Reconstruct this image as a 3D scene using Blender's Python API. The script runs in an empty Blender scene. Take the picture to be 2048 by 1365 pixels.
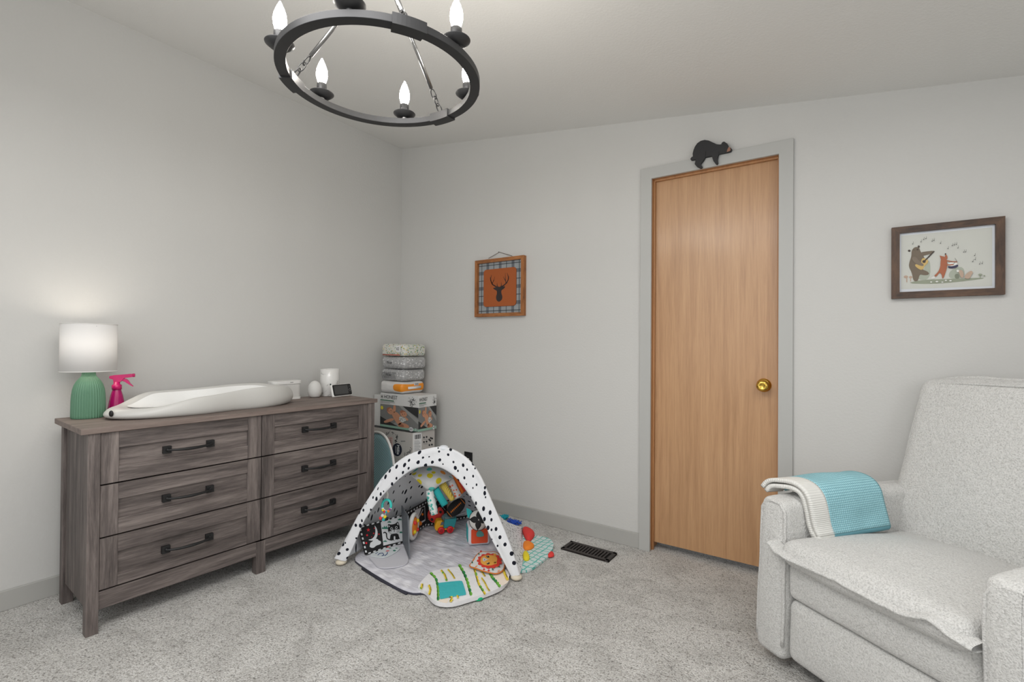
import bpy, bmesh, math, random
from mathutils import Vector, Matrix, noise
from mathutils.geometry import tessellate_polygon
random.seed(7)
SC = bpy.context.scene
COL = SC.collection
PI = math.pi
R_ = math.radians

# ------------------------------------------------------------------ camera, light, exposure
CAM = Vector((2.873, -2.592, 1.12))
FPX = 962.15                               # focal length in pixels of the 2048 px frame
YAW, PITCH, ROLL = R_(34.86837), R_(0.415329), R_(-0.418525)
CROT = Matrix.Rotation(YAW, 3, 'Z') @ Matrix.Rotation(PITCH, 3, 'X') @ Matrix.Rotation(ROLL, 3, 'Y')
cam_d = bpy.data.cameras.new('camera'); cam = bpy.data.objects.new('camera', cam_d); COL.objects.link(cam)
cam_d.sensor_width = 36; cam_d.lens = FPX / 2048 * 36; cam_d.clip_start = .02
_m = Matrix((( CROT[0][0], CROT[0][2], -CROT[0][1]), (CROT[1][0], CROT[1][2], -CROT[1][1]), (CROT[2][0], CROT[2][2], -CROT[2][1])))
cam.matrix_world = Matrix.Translation(CAM) @ _m.to_4x4()
SC.camera = cam
SC.view_settings.view_transform = 'Standard'; SC.view_settings.look = 'None'
SC.view_settings.gamma = 1; SC.view_settings.exposure = 0.25
w = bpy.data.worlds.new('world'); SC.world = w; w.use_nodes = True
w.node_tree.nodes['Background'].inputs[0].default_value = (.9, .95, 1, 1)
w.node_tree.nodes['Background'].inputs[1].default_value = 1.0

def area(name, loc, target, sx, sy, power, col=(1, 1, 1)):
    l = bpy.data.lights.new(name, 'AREA'); l.shape = 'RECTANGLE'; l.size = sx; l.size_y = sy
    l.energy = power; l.color = col
    o = bpy.data.objects.new(name, l); COL.objects.link(o); o.location = loc
    o.rotation_euler = (Vector(target) - Vector(loc)).to_track_quat('-Z', 'Y').to_euler()
    return o
# fill lights added at unseen window openings behind and beside the camera
area('added_fill_front', (2.3, -3.52, 1.45), (2.0, 0, 1.15), 2.4, 1.5, 6, (1, .99, .975))
area('added_fill_side', (4.12, -2.35, 1.40), (1.2, -1.4, .7), 1.3, 1.1, 4, (1, .99, .975))
# overhead fills added above the frame to brighten carpet, walls and seat
area('added_fill_above_chair', (3.1, -1.38, 2.12), (3.1, -1.379, 0), .6, .6, 6.5, (1, .99, .975))
area('added_fill_overhead', (2.0, -2.5, 2.24), (2.0, -2.499, 0), 1.1, 1.1, 26, (1, .99, .975))
BULB_STRENGTH = 66
LAMP_POWER = 1.45

# ------------------------------------------------------------------ helpers
def ray(px, py):
    return CROT @ Vector(((px - 1024) / FPX, 1, -(py - 682.5) / FPX))
def F(px, py, z=0.0):                       # point of the horizontal plane z seen at a pixel
    d = ray(px, py); return CAM + d * ((z - CAM.z) / d.z)
def W(px, py, y=0.0):                       # point of the plane y = const
    d = ray(px, py); return CAM + d * ((y - CAM.y) / d.y)
def WX(px, py, x=0.0):
    d = ray(px, py); return CAM + d * ((x - CAM.x) / d.x)
def PL(px, py, q, n):                       # point of any plane
    d = ray(px, py); return CAM + d * ((Vector(q) - CAM).dot(n) / d.dot(n))

def lin(c):
    c = c / 255.0
    return c / 12.92 if c <= .04045 else ((c + .055) / 1.055) ** 2.4
def rgb(r, g, b): return (lin(r), lin(g), lin(b), 1)

MATS = {}
def mat(name, c, rough=.7, metal=0, bump=None, spec=.5, coat=0, trans=0, emit=None, alpha=1):
    if name in MATS: return MATS[name]
    m = bpy.data.materials.new(name); m.use_nodes = True; MATS[name] = m
    b = m.node_tree.nodes['Principled BSDF']
    b.inputs['Base Color'].default_value = c; b.inputs['Roughness'].default_value = rough
    b.inputs['Metallic'].default_value = metal; b.inputs['Specular IOR Level'].default_value = spec
    b.inputs['Coat Weight'].default_value = coat; b.inputs['Transmission Weight'].default_value = trans
    if emit: b.inputs['Emission Color'].default_value = emit[0]; b.inputs['Emission Strength'].default_value = emit[1]
    if bump:
        nb(m, *bump)
    return m
def N(m, t, **k):
    n = m.node_tree.nodes.new(t)
    for a, v in k.items():
        if a.startswith('i_'):
            key = a[2:].replace('_', ' ')
            n.inputs[int(key) if key.isdigit() else key].default_value = v
        else: setattr(n, a, v)
    return n
def LK(m, a, ao, b, bi): m.node_tree.links.new(a.outputs[ao], b.inputs[bi])
def bsdf(m): return m.node_tree.nodes['Principled BSDF']
def nb(m, scale, strength, dist=.002, detail=2):       # noise bump in object coordinates
    tc = N(m, 'ShaderNodeTexCoord'); n = N(m, 'ShaderNodeTexNoise', i_Scale=scale, i_Detail=detail)
    bp = N(m, 'ShaderNodeBump', i_Strength=strength, i_Distance=dist)
    LK(m, tc, 'Object', n, 'Vector'); LK(m, n, 0, bp, 'Height'); LK(m, bp, 0, bsdf(m), 'Normal')
    return n
def ramp(m, stops):
    r = N(m, 'ShaderNodeValToRGB'); e = r.color_ramp.elements
    while len(e) < len(stops): e.new(.5)
    for el, (p, c) in zip(e, stops): el.position = p; el.color = c
    return r
def mapping(m, scale, coord='Object', rot=(0, 0, 0)):
    tc = N(m, 'ShaderNodeTexCoord'); mp = N(m, 'ShaderNodeMapping')
    mp.inputs['Scale'].default_value = scale; mp.inputs['Rotation'].default_value = rot
    LK(m, tc, coord, mp, 'Vector'); return mp

class MB:
    """collects shapes; build() links them as one mesh object"""
    def __init__(s): s.v = []; s.f = []; s.mi = []; s.uv = {}; s.sm = []
    def add(s, vs, fs, mi=0, smooth=False, uv=None):
        o = len(s.v); s.v += [Vector(q) for q in vs]
        for k, f in enumerate(fs):
            if uv: s.uv[len(s.f)] = [uv[i] for i in f]
            s.f.append([i + o for i in f]); s.mi.append(mi); s.sm.append(smooth)
        return s
    def box(s, lo, hi, mi=0, M=None):
        x0, y0, z0 = lo; x1, y1, z1 = hi
        vs = [Vector(q) for q in ((x0,y0,z0),(x1,y0,z0),(x1,y1,z0),(x0,y1,z0),(x0,y0,z1),(x1,y0,z1),(x1,y1,z1),(x0,y1,z1))]
        if M: vs = [M @ q for q in vs]
        return s.add(vs, [(0,3,2,1),(4,5,6,7),(0,1,5,4),(1,2,6,5),(2,3,7,6),(3,0,4,7)], mi)
    def lathe(s, prof, c=(0, 0, 0), n=32, mi=0, smooth=True, M=None, ribs=None):
        vs = []; fs = []
        for (r, z) in prof:
            for k in range(n):
                a = 2 * PI * k / n; rr = r
                if ribs: rr = r * (1 + ribs[1] * (abs(math.sin(a * ribs[0] / 2)) - .5))
                q = Vector((rr * math.cos(a), rr * math.sin(a), z))
                vs.append((M @ q if M else q) + Vector(c))
        for j in range(len(prof) - 1):
            for k in range(n):
                a, b = j * n + k, j * n + (k + 1) % n
                fs.append((a, b, b + n, a + n))
        shut = tuple(prof[0]) == tuple(prof[-1])
        if prof[0][0] > 1e-6 and not shut: fs.append(tuple(range(n - 1, -1, -1)))
        if prof[-1][0] > 1e-6 and not shut: fs.append(tuple(range((len(prof) - 1) * n, len(prof) * n)))
        return s.add(vs, fs, mi, smooth)
    def tube(s, path, r, n=10, mi=0, closed=False, caps=True, flat=1.0, up=None):
        P_ = [Vector(q) for q in path]; L = len(P_); vs = []; fs = []
        rr = r if isinstance(r, (list, tuple)) else [r] * L
        t0 = (P_[1] - P_[0]).normalized()
        u = Vector(up) if up else (Vector((0, 0, 1)) if abs(t0.z) < .9 else Vector((1, 0, 0)))
        for i in range(L):
            a = P_[(i - 1) % L] if (closed or i) else P_[0]
            b = P_[(i + 1) % L] if (closed or i < L - 1) else P_[-1]
            t = (b - a).normalized()
            u = (u - t * u.dot(t)).normalized(); w_ = t.cross(u)
            for k in range(n):
                an = 2 * PI * k / n
                vs.append(P_[i] + (u * math.cos(an) * flat + w_ * math.sin(an)) * rr[i])
        m_ = L if closed else L - 1
        for i in range(m_):
            for k in range(n):
                a = i * n + k; b = i * n + (k + 1) % n; c = ((i + 1) % L) * n
                fs.append((a, b, c + (k + 1) % n, c + k))
        if not closed and caps: fs += [tuple(range(n - 1, -1, -1)), tuple(range((L - 1) * n, L * n))]
        return s.add(vs, fs, mi, True)
    def grid(s, G, mi=0, closed_u=False, smooth=True, uv=None):
        h = len(G); w_ = len(G[0]); vs = [q for r in G for q in r]; fs = []
        for j in range(h - 1):
            for i in range(w_ if closed_u else w_ - 1):
                a = j * w_ + i; b = j * w_ + (i + 1) % w_
                fs.append((a, b, b + w_, a + w_))
        U = None
        if uv: U = [uv(j, i) for j in range(h) for i in range(w_)]
        return s.add(vs, fs, mi, smooth, U)
    def prism(s, pts, off, mi=0, mi_side=None):          # pts: closed outline (3D), off: extrusion vector
        n = len(pts); A = [Vector(q) for q in pts]; B = [q + Vector(off) for q in A]
        tri = tessellate_polygon([A])
        s.add(A + B, [tuple(t) for t in tri] + [tuple(i + n for i in reversed(t)) for t in tri], mi)
        return s.add(A + B, [(i, (i + 1) % n, (i + 1) % n + n, i + n) for i in range(n)], mi if mi_side is None else mi_side)
    def ball(s, c, rx, ry=None, rz=None, n=20, m_=12, mi=0, M=None):
        ry = ry or rx; rz = rz or rx; G = []
        for j in range(m_ + 1):
            p = -PI / 2 + PI * j / m_; row = []
            for i in range(n):
                a = 2 * PI * i / n
                q = Vector((rx * math.cos(p) * math.cos(a), ry * math.cos(p) * math.sin(a), rz * math.sin(p)))
                row.append((M @ q if M else q) + Vector(c))
            G.append(row)
        return s.grid(G, mi, True)
    def build(s, name, mats, parent=None, world=False, bevel=0, sub=0, solid=0, kind=None, label=None, merge=True):
        me = bpy.data.meshes.new(name)
        vs = s.v
        if world and parent is not None:
            inv = XF[root_of(parent).name].inverted(); vs = [inv @ q for q in vs]
        me.from_pydata([tuple(q) for q in vs], [], s.f)
        if not isinstance(mats, (list, tuple)): mats = [mats]
        for m in mats: me.materials.append(m)
        for p, i, sm in zip(me.polygons, s.mi, s.sm): p.material_index = i; p.use_smooth = sm
        if s.uv:
            ul = me.uv_layers.new(name='UVMap')
            for p in me.polygons:
                if p.index in s.uv:
                    for li, q in zip(p.loop_indices, s.uv[p.index]): ul.data[li].uv = q
        if merge:
            bm = bmesh.new(); bm.from_mesh(me); bmesh.ops.remove_doubles(bm, verts=bm.verts, dist=1e-6)
            bmesh.ops.recalc_face_normals(bm, faces=bm.faces); bm.to_mesh(me); bm.free()
        o = bpy.data.objects.new(name, me); COL.objects.link(o)
        if parent is not None: o.parent = parent
        if bevel:
            b = o.modifiers.new('bevel', 'BEVEL'); b.width = bevel; b.segments = 3; b.limit_method = 'ANGLE'; b.angle_limit = R_(35)
            for p in me.polygons: p.use_smooth = True
            b.harden_normals = True
        if solid:
            m = o.modifiers.new('solid', 'SOLIDIFY'); m.thickness = solid; m.offset = 0
        if sub:
            m = o.modifiers.new('sub', 'SUBSURF'); m.levels = sub; m.render_levels = sub
            for p in me.polygons: p.use_smooth = True
        if kind: o['kind'] = kind
        if label: o['label'] = label
        return o
XF = {}
def root_of(o):
    while o.parent is not None: o = o.parent
    return o
def tag(o, label, cat, group=None):
    o['label'] = label; o['category'] = cat
    if group: o['group'] = group
    return o
def thing(name, label, cat, loc=(0, 0, 0), rotz=0, group=None, M=None):
    o = bpy.data.objects.new(name, None); COL.objects.link(o); o.empty_display_size = .05
    o.location = loc; o.rotation_euler = (0, 0, rotz)
    XF[o.name] = Matrix.Translation(Vector(loc)) @ Matrix.Rotation(rotz, 4, 'Z')
    return tag(o, label, cat, group)
def struct(mb, name, mats, **k):
    o = mb.build(name, mats, **k); o['kind'] = 'structure'; return o

# 2-D outlines in picture-like coordinates (x right, y down)
def ell(cx, cy, rx, ry=None, rot=0, n=28):
    ry = ry or rx; c, s_ = math.cos(R_(rot)), math.sin(R_(rot)); out = []
    for k in range(n):
        a = 2 * PI * k / n; x, y = rx * math.cos(a), ry * math.sin(a)
        out.append((cx + x * c - y * s_, cy + x * s_ + y * c))
    return out
def rect(x0, y0, x1, y1): return [(x0, y0), (x1, y0), (x1, y1), (x0, y1)]
def rrect(x0, y0, x1, y1, r, n=5):
    out = []
    for cx, cy, a0 in ((x1 - r, y0 + r, -90), (x1 - r, y1 - r, 0), (x0 + r, y1 - r, 90), (x0 + r, y0 + r, 180)):
        for k in range(n + 1):
            a = R_(a0 + 90 * k / n); out.append((cx + r * math.cos(a), cy + r * math.sin(a)))
    return out
def star(cx, cy, r, k=5, inner=.42, rot=-90):
    return [(cx + (r if i % 2 == 0 else r * inner) * math.cos(R_(rot + 180 * i / k)), cy + (r if i % 2 == 0 else r * inner) * math.sin(R_(rot + 180 * i / k))) for i in range(2 * k)]
def scallop(cx, cy, rx, ry, k, amp, rot=0, n=72):
    c, s_ = math.cos(R_(rot)), math.sin(R_(rot)); out = []
    for i in range(n):
        a = 2 * PI * i / n; m_ = 1 + amp * abs(math.sin(a * k / 2)); x, y = rx * m_ * math.cos(a), ry * m_ * math.sin(a)
        out.append((cx + x * c - y * s_, cy + x * s_ + y * c))
    return out
def stroke(pts, w_):                       # a polyline as quads with tapering width
    out = []; L = len(pts)
    for i in range(L - 1):
        (x0, y0), (x1, y1) = pts[i][:2], pts[i + 1][:2]
        wa = w_ if not isinstance(w_, (list, tuple)) else w_[i]; wb = w_ if not isinstance(w_, (list, tuple)) else w_[i + 1]
        d = math.hypot(x1 - x0, y1 - y0) or 1; nx, ny = -(y1 - y0) / d / 2, (x1 - x0) / d / 2
        ex, ey = (x1 - x0) / d * wa * .25, (y1 - y0) / d * wa * .25
        out.append([(x0 - ex + nx * wa, y0 - ey + ny * wa), (x1 + ex + nx * wb, y1 + ey + ny * wb), (x1 + ex - nx * wb, y1 + ey - ny * wb), (x0 - ex - nx * wa, y0 - ey - ny * wa)])
    return out
def smooth_closed(pts, it=2):
    for _ in range(it):
        q = []
        for i in range(len(pts)):
            a, b = pts[i], pts[(i + 1) % len(pts)]
            q += [tuple(.75 * x + .25 * y for x, y in zip(a, b)), tuple(.25 * x + .75 * y for x, y in zip(a, b))]
        pts = q
    return pts
def smooth_open(pts, it=2):
    for _ in range(it):
        q = [pts[0]]
        for i in range(len(pts) - 1):
            a, b = pts[i], pts[i + 1]
            q += [tuple(.75 * x + .25 * y for x, y in zip(a, b)), tuple(.25 * x + .75 * y for x, y in zip(a, b))]
        pts = q + [pts[-1]]
    return pts
def resample(pts, n):
    P_ = [Vector(q) for q in pts]; d = [0]
    for a, b in zip(P_, P_[1:]): d.append(d[-1] + (b - a).length)
    out = []; j = 0
    for k in range(n):
        t = d[-1] * k / (n - 1)
        while j < len(d) - 2 and d[j + 1] < t: j += 1
        u = (t - d[j]) / max(1e-9, d[j + 1] - d[j]); out.append(P_[j].lerp(P_[j + 1], min(1, max(0, u))))
    return out

class Print:
    """flat printed artwork: coloured outlines laid on a surface, each a hair above the last"""
    def __init__(s, f, n, step=.0003): s.f = f; s.n = Vector(n).normalized(); s.mb = MB(); s.ms = []; s.k = 1; s.step = step
    def add(s, polys, m, up=True):
        if polys and isinstance(polys[0][0], (int, float)): polys = [polys]
        if m not in s.ms: s.ms.append(m)
        for p in polys:
            pts = [s.f(x, y) + s.n * s.step * s.k for x, y in p]
            s.mb.add(pts, [tuple(t) for t in tessellate_polygon([pts])], s.ms.index(m))
        if up: s.k += 1
        return s
    def build(s, name, parent, **k): return s.mb.build(name, s.ms, parent, world=True, merge=False, **k)

def text_polys(txt, size, bold=False, spacing=1.0):
    """outlines of a string as mesh data (vertices, faces) in the xy plane, left-bottom at the origin"""
    cu = bpy.data.curves.new('text', 'FONT'); cu.body = txt; cu.size = size; cu.space_character = spacing
    if bold: cu.offset = size * .018
    o = bpy.data.objects.new('text', cu); COL.objects.link(o)
    dg = bpy.context.evaluated_depsgraph_get(); me = bpy.data.meshes.new_from_object(o.evaluated_get(dg))
    vs = [tuple(v.co) for v in me.vertices]; fs = [tuple(p.vertices) for p in me.polygons]
    bpy.data.objects.remove(o); bpy.data.curves.remove(cu); bpy.data.meshes.remove(me)
    return vs, fs
def lettering(parent, txt, org, ux, uy, height, width, m, name='lettering', bold=False, off=.0016):
    """text placed on a plane: org = lower-left corner, ux / uy = unit directions of the line and of its ascenders"""
    vs, fs = text_polys(txt, 1.0, bold)
    x0 = min(v[0] for v in vs); x1 = max(v[0] for v in vs); y0 = min(v[1] for v in vs); y1 = max(v[1] for v in vs)
    n = Vector(ux).cross(Vector(uy)).normalized()
    sx = width / (x1 - x0); sy = height / (y1 - y0)
    mb = MB(); mb.add([Vector(org) + Vector(ux) * (v[0] - x0) * sx + Vector(uy) * (v[1] - y0) * sy + n * off for v in vs], fs)
    return mb.build(name, m, parent, world=True, merge=False)

# ------------------------------------------------------------------ materials
m_wall = mat('wall_paint', rgb(206, 205, 202), .85, bump=(90, .22, .004, 3), spec=.25)
m_ceil = mat('ceiling_paint', rgb(228, 227, 224), .9, bump=(110, .2, .004, 3), spec=.2)
m_trim = mat('grey_trim_paint', rgb(176, 175, 171), .5)
m_black = mat('black_metal', rgb(28, 28, 29), .45, spec=.4)
m_iron = mat('dark_iron', rgb(62, 62, 63), .45, .5)
m_steel = mat('brushed_nickel', rgb(150, 150, 150), .3, 1)
m_white = mat('white_plastic', rgb(232, 231, 228), .4)
m_brass = mat('polished_brass', rgb(214, 176, 84), .16, 1)

def carpet():
    m = mat('carpet_pile', rgb(170, 166, 160), .95, spec=.1)
    tc = N(m, 'ShaderNodeTexCoord')
    n1 = N(m, 'ShaderNodeTexNoise', i_Scale=170, i_Detail=3, i_Roughness=.6)
    n2 = N(m, 'ShaderNodeTexNoise', i_Scale=6.5, i_Detail=4, i_Roughness=.62, i_Distortion=.8)
    n3 = N(m, 'ShaderNodeTexNoise', i_Scale=60, i_Detail=3, i_Roughness=.7)
    for n in (n1, n2, n3): LK(m, tc, 'Object', n, 'Vector')
    r1 = ramp(m, [(.30, rgb(104, 101, 97)), (.41, rgb(206, 203, 199)), (.56, rgb(232, 230, 226)), (.75, rgb(250, 249, 247))])
    LK(m, n1, 0, r1, 0)
    r2 = ramp(m, [(.38, (.83, .827, .823, 1)), (.58, (1, 1, 1, 1))]); LK(m, n2, 0, r2, 0)
    r3 = ramp(m, [(.32, (.58, .57, .56, 1)), (.48, (1, 1, 1, 1))]); LK(m, n3, 0, r3, 0)
    a = N(m, 'ShaderNodeMix', data_type='RGBA', blend_type='MULTIPLY'); a.inputs[0].default_value = 1
    b = N(m, 'ShaderNodeMix', data_type='RGBA', blend_type='MULTIPLY'); b.inputs[0].default_value = 1
    LK(m, r1, 0, a, 6); LK(m, r2, 0, a, 7); LK(m, a, 2, b, 6); LK(m, r3, 0, b, 7); LK(m, b, 2, bsdf(m), 'Base Color')
    ad = N(m, 'ShaderNodeMath', operation='ADD'); LK(m, n1, 0, ad, 0); LK(m, n3, 0, ad, 1)
    bp = N(m, 'ShaderNodeBump', i_Strength=.9, i_Distance=.012); LK(m, ad, 0, bp, 'Height'); LK(m, bp, 0, bsdf(m), 'Normal')
    return m
m_carpet = carpet()

def wood(name, c0, c1, c2, scale, rough=.6, contrast=(.3, .5, .72), fine=6, bump=.15, seed=0, coat=0):
    m = mat(name, c1, rough, coat=coat)
    mp = mapping(m, scale); mp.inputs['Location'].default_value = (seed, seed * .7, seed * .3)
    n1 = N(m, 'ShaderNodeTexNoise', i_Scale=1.0, i_Detail=6, i_Roughness=.62, i_Distortion=.6)
    LK(m, mp, 0, n1, 'Vector')
    mp2 = mapping(m, tuple(x * fine for x in scale)); n2 = N(m, 'ShaderNodeTexNoise', i_Scale=1.0, i_Detail=3, i_Roughness=.7); LK(m, mp2, 0, n2, 'Vector')
    mx = N(m, 'ShaderNodeMix', data_type='FLOAT'); mx.inputs[0].default_value = .35
    LK(m, n1, 0, mx, 2); LK(m, n2, 0, mx, 3)
    r = ramp(m, list(zip(contrast, (c0, c1, c2)))); LK(m, mx, 0, r, 0); LK(m, r, 0, bsdf(m), 'Base Color')
    bp = N(m, 'ShaderNodeBump', i_Strength=bump, i_Distance=.002); LK(m, mx, 0, bp, 'Height'); LK(m, bp, 0, bsdf(m), 'Normal')
    return m
gd, gm, gl = rgb(56, 50, 48), rgb(98, 89, 86), rgb(136, 126, 121)
m_gwx = wood('weathered_oak_along', gd, gm, gl, (1.7, 20, 22), contrast=(.33, .5, .68))
m_gwz = wood('weathered_oak_upright', gd, gm, gl, (24, 20, 1.7), contrast=(.33, .5, .68), seed=3)
m_gtop = wood('weathered_oak_top', rgb(84, 74, 69), rgb(122, 108, 101), rgb(148, 134, 126), (1.8, 22, 30), seed=5)
m_maple = wood('maple_veneer', rgb(166, 124, 86), rgb(190, 147, 106), rgb(204, 162, 120), (34, 20, 1.3), .42, (.30, .52, .72), 5, .03, 2, coat=.35)
bsdf(m_maple).inputs['Coat Roughness'].default_value = .22
m_jamb = wood('maple_jamb', rgb(160, 112, 72), rgb(184, 134, 90), rgb(196, 146, 102), (24, 22, 1.4), .4, (.32, .52, .7), 5, .03, 4)
m_walnut = wood('stained_pine', rgb(30, 21, 16), rgb(80, 58, 43), rgb(116, 86, 62), (6, 14, 22), .5, (.3, .5, .75), 4, .1, 9)
m_walnutz = wood('stained_pine_upright', rgb(30, 21, 16), rgb(80, 58, 43), rgb(116, 86, 62), (22, 14, 5), .5, (.3, .5, .75), 4, .1, 11)
m_cedar = wood('amber_pine', rgb(98, 58, 30), rgb(158, 100, 54), rgb(182, 124, 72), (8, 14, 24), .55, (.3, .5, .75), 4, .1, 13)
m_cedarz = wood('amber_pine_upright', rgb(98, 58, 30), rgb(158, 100, 54), rgb(182, 124, 72), (24, 14, 6), .55, (.3, .5, .75), 4, .1, 15)

# ------------------------------------------------------------------ the room
XR, YF = 4.2, -3.6
def ceil_z(x): return 2.650 - .1450 * x
mb = MB(); mb.box((-.1, YF - .1, -.12), (XR + .1, .35, 0)); struct(mb, 'floor', m_carpet)
mb = MB(); mb.add([(-.1, YF - .1, ceil_z(-.1)), (XR + .1, YF - .1, ceil_z(XR + .1)), (XR + .1, .12, ceil_z(XR + .1)), (-.1, .12, ceil_z(-.1))] +
                  [(-.1, YF - .1, ceil_z(-.1) + .1), (XR + .1, YF - .1, ceil_z(XR + .1) + .1), (XR + .1, .12, ceil_z(XR + .1) + .1), (-.1, .12, ceil_z(-.1) + .1)],
                  [(0,1,2,3),(7,6,5,4),(0,4,5,1),(1,5,6,2),(2,6,7,3),(3,7,4,0)])
struct(mb, 'ceiling', m_ceil)
mb = MB(); mb.box((-.1, YF - .1, -.1), (0, .12, ceil_z(0) + .06)); struct(mb, 'wall_left', m_wall)
# back wall, with the doorway cut out
DL, DR = W(1302.4, 700).x, W(1558, 700).x
DT = (W(1302.4, 359.6).z + W(1558, 308.1).z) / 2
def wall_poly(pts, y0, y1, mb):
    mb.prism([(x, y0, z) for x, z in pts], (0, y1 - y0, 0))
mb = MB()
JT = .02                                     # jamb thickness
wall_poly([(0, -.1), (DL - JT, -.1), (DL - JT, ceil_z(DL - JT) + .03), (0, ceil_z(0) + .03)], 0, .12, mb)
wall_poly([(DR + JT, -.1), (XR, -.1), (XR, ceil_z(XR) + .03), (DR + JT, ceil_z(DR + JT) + .03)], 0, .12, mb)
wall_poly([(DL - JT, DT + JT), (DR + JT, DT + JT), (DR + JT, ceil_z(DR + JT) + .03), (DL - JT, ceil_z(DL - JT) + .03)], 0, .12, mb)
struct(mb, 'wall_back', m_wall)
# right wall and front wall, each with an unseen opening added to let light in
mb = MB(); hz = ceil_z(XR) + .05
for a in (((XR, YF, -.1), (XR + .1, -3.1, hz)), ((XR, -1.6, -.1), (XR + .1, .12, hz)), ((XR, -3.1, -.1), (XR + .1, -1.6, .8)), ((XR, -3.1, 2.0), (XR + .1, -1.6, hz))): mb.box(*a)
struct(mb, 'wall_right', m_wall)
mb = MB()
for a in (((0, YF - .1, -.1), (1.0, YF, ceil_z(1.0) + .02)), ((3.6, YF - .1, -.1), (XR, YF, ceil_z(3.6) + .02)), ((1.0, YF - .1, -.1), (3.6, YF, .65)), ((1.0, YF - .1, 2.1), (3.6, YF, ceil_z(2.3)))): mb.box(*a)
struct(mb, 'wall_front', m_wall)
# baseboards
BT, BH = .012, .083
def baseboard(name, lo, hi):
    mb = MB(); mb.box(lo, hi); struct(mb, name, m_trim, bevel=.003)
baseboard('baseboard_left', (0, YF, 0), (BT, -BT, BH))
CW = DL - W(1281.3, 700).x                    # casing width
CWR = W(1586.5, 700).x - DR
baseboard('baseboard_back', (0, -BT, 0), (DL - CW, 0, BH))
baseboard('baseboard_right', (DR + CWR, -BT, 0), (XR, 0, BH))
# door casing, jamb, leaf and knob
t = bpy.data.objects.new('door_1', None); COL.objects.link(t); t['kind'] = 'structure'; XF['door_1'] = Matrix()
CT = DT + .060
mb = MB()
mb.box((DL - CW, -.016, 0), (DL + .002, 0, DT)); mb.box((DR - .002, -.016, 0), (DR + CWR, 0, DT)); mb.box((DL - CW, -.016, DT - .002), (DR + CWR, 0, CT))
mb.build('casing', mat('casing_paint', rgb(184, 184, 181), .5), t, bevel=.002)
mb = MB()
mb.box((DL - JT, 0, 0), (DL, .12, DT)); mb.box((DR, 0, 0), (DR + JT, .12, DT)); mb.box((DL - JT, 0, DT), (DR + JT, .12, DT + JT))
mb.build('jamb', m_jamb, t)
mb = MB(); s0, s1 = .022, .040
mb.box((DL, s0, 0), (DL + .010, s1, DT)); mb.box((DR - .010, s0, 0), (DR, s1, DT)); mb.box((DL, s0, DT - .010), (DR, s1, DT))
mb.build('door_stop', m_jamb, t, bevel=.003)
mb = MB(); mb.box((DL + .003, .041, .04), (DR - .003, .076, DT - .003))
leaf = mb.build('door_leaf', m_maple, t)
kp = W(1528, 771, .041); My = Matrix.Rotation(R_(90), 3, 'X')
mb = MB(); mb.lathe([(.0, 0), (.033, 0), (.033, .004), (.026, .010), (.013, .014), (.011, .030), (.021, .036), (.0275, .046), (.027, .055), (.021, .062), (.012, .0635), (.010, .0615), (0, .0615)], kp, 36, M=My)
mb.build('door_knob', m_brass, t)
mb = MB(); mb.box((DL - .4, .3, -.02), (DR + .4, .32, 2.2)); struct(mb, 'wall_closet', mat('closet_dark', rgb(60, 58, 56), .9))
# floor register
vt = [F(960 + a / 5.39, 960 + b / 5.39, .008) for a, b in ((875, 730), (990, 660), (1480, 798), (1370, 883))]
vx0 = (vt[0].x + vt[1].x) / 2; vx1 = (vt[2].x + vt[3].x) / 2; vy0 = (vt[0].y + vt[3].y) / 2; vy1 = (vt[1].y + vt[2].y) / 2
t = thing('floor_vent', 'dark brown metal floor register set in the carpet near the door', 'vent', ((vx0 + vx1) / 2, (vy0 + vy1) / 2, 0))
m_vent = mat('bronze_vent', rgb(58, 52, 50), .5, .3)
hx, hy = (vx1 - vx0) / 2, (vy1 - vy0) / 2
mb = MB(); mb.box((-hx, -hy, .001), (hx, -hy + .018, .010)); mb.box((-hx, hy - .018, .001), (hx, hy, .010)); mb.box((-hx, -hy, .001), (-hx + .02, hy, .010)); mb.box((hx - .02, -hy, .001), (hx, hy, .010))
mb.build('frame', m_vent, t, bevel=.002)
n = 13
for k in range(n - 1):
    x = -hx + .02 + (2 * hx - .04) * (k + 1) / n
    mb = MB(); mb.box((x - .0045, -hy + .016, .002), (x + .0045, hy - .016, .009)); mb.build('slat', m_vent, t)
mb = MB(); mb.box((-hx + .01, -hy + .01, 0.0005), (hx - .01, hy - .01, .0015)); mb.build('opening', mat('vent_dark', rgb(8, 8, 8), .9), t)
# outlet
o_ = W(936, 918)
t = thing('wall_outlet', 'black outlet plate low on the back wall behind the play gym', 'outlet', (.705, 0, .25))
mb = MB(); mb.box((-.036, -.006, 0), (.036, -.0005, .117)); mb.build('plate', m_black, t, bevel=.002)
for z in (.036, .081):
    mb = MB(); mb.lathe([(0, 0), (.017, 0), (.017, .003), (0, .003)], (0, -.005, z), 20, M=My, smooth=False); mb.build('socket', mat('outlet_socket', rgb(40, 40, 40), .5), t)
t2 = thing('plug', 'white plug pushed into the black wall outlet', 'plug', (.705, -.008, .31))
mb = MB(); mb.box((-.014, -.028, -.012), (.014, 0, .016)); mb.build('plug_body', m_white, t2, bevel=.004)
mb = MB(); mb.tube([(0, -.02, -.008), (.004, -.03, -.05), (.02, -.03, -.15), (.03, -.03, -.29)], .003); mb.build('plug_cord', m_white, t2)

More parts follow.
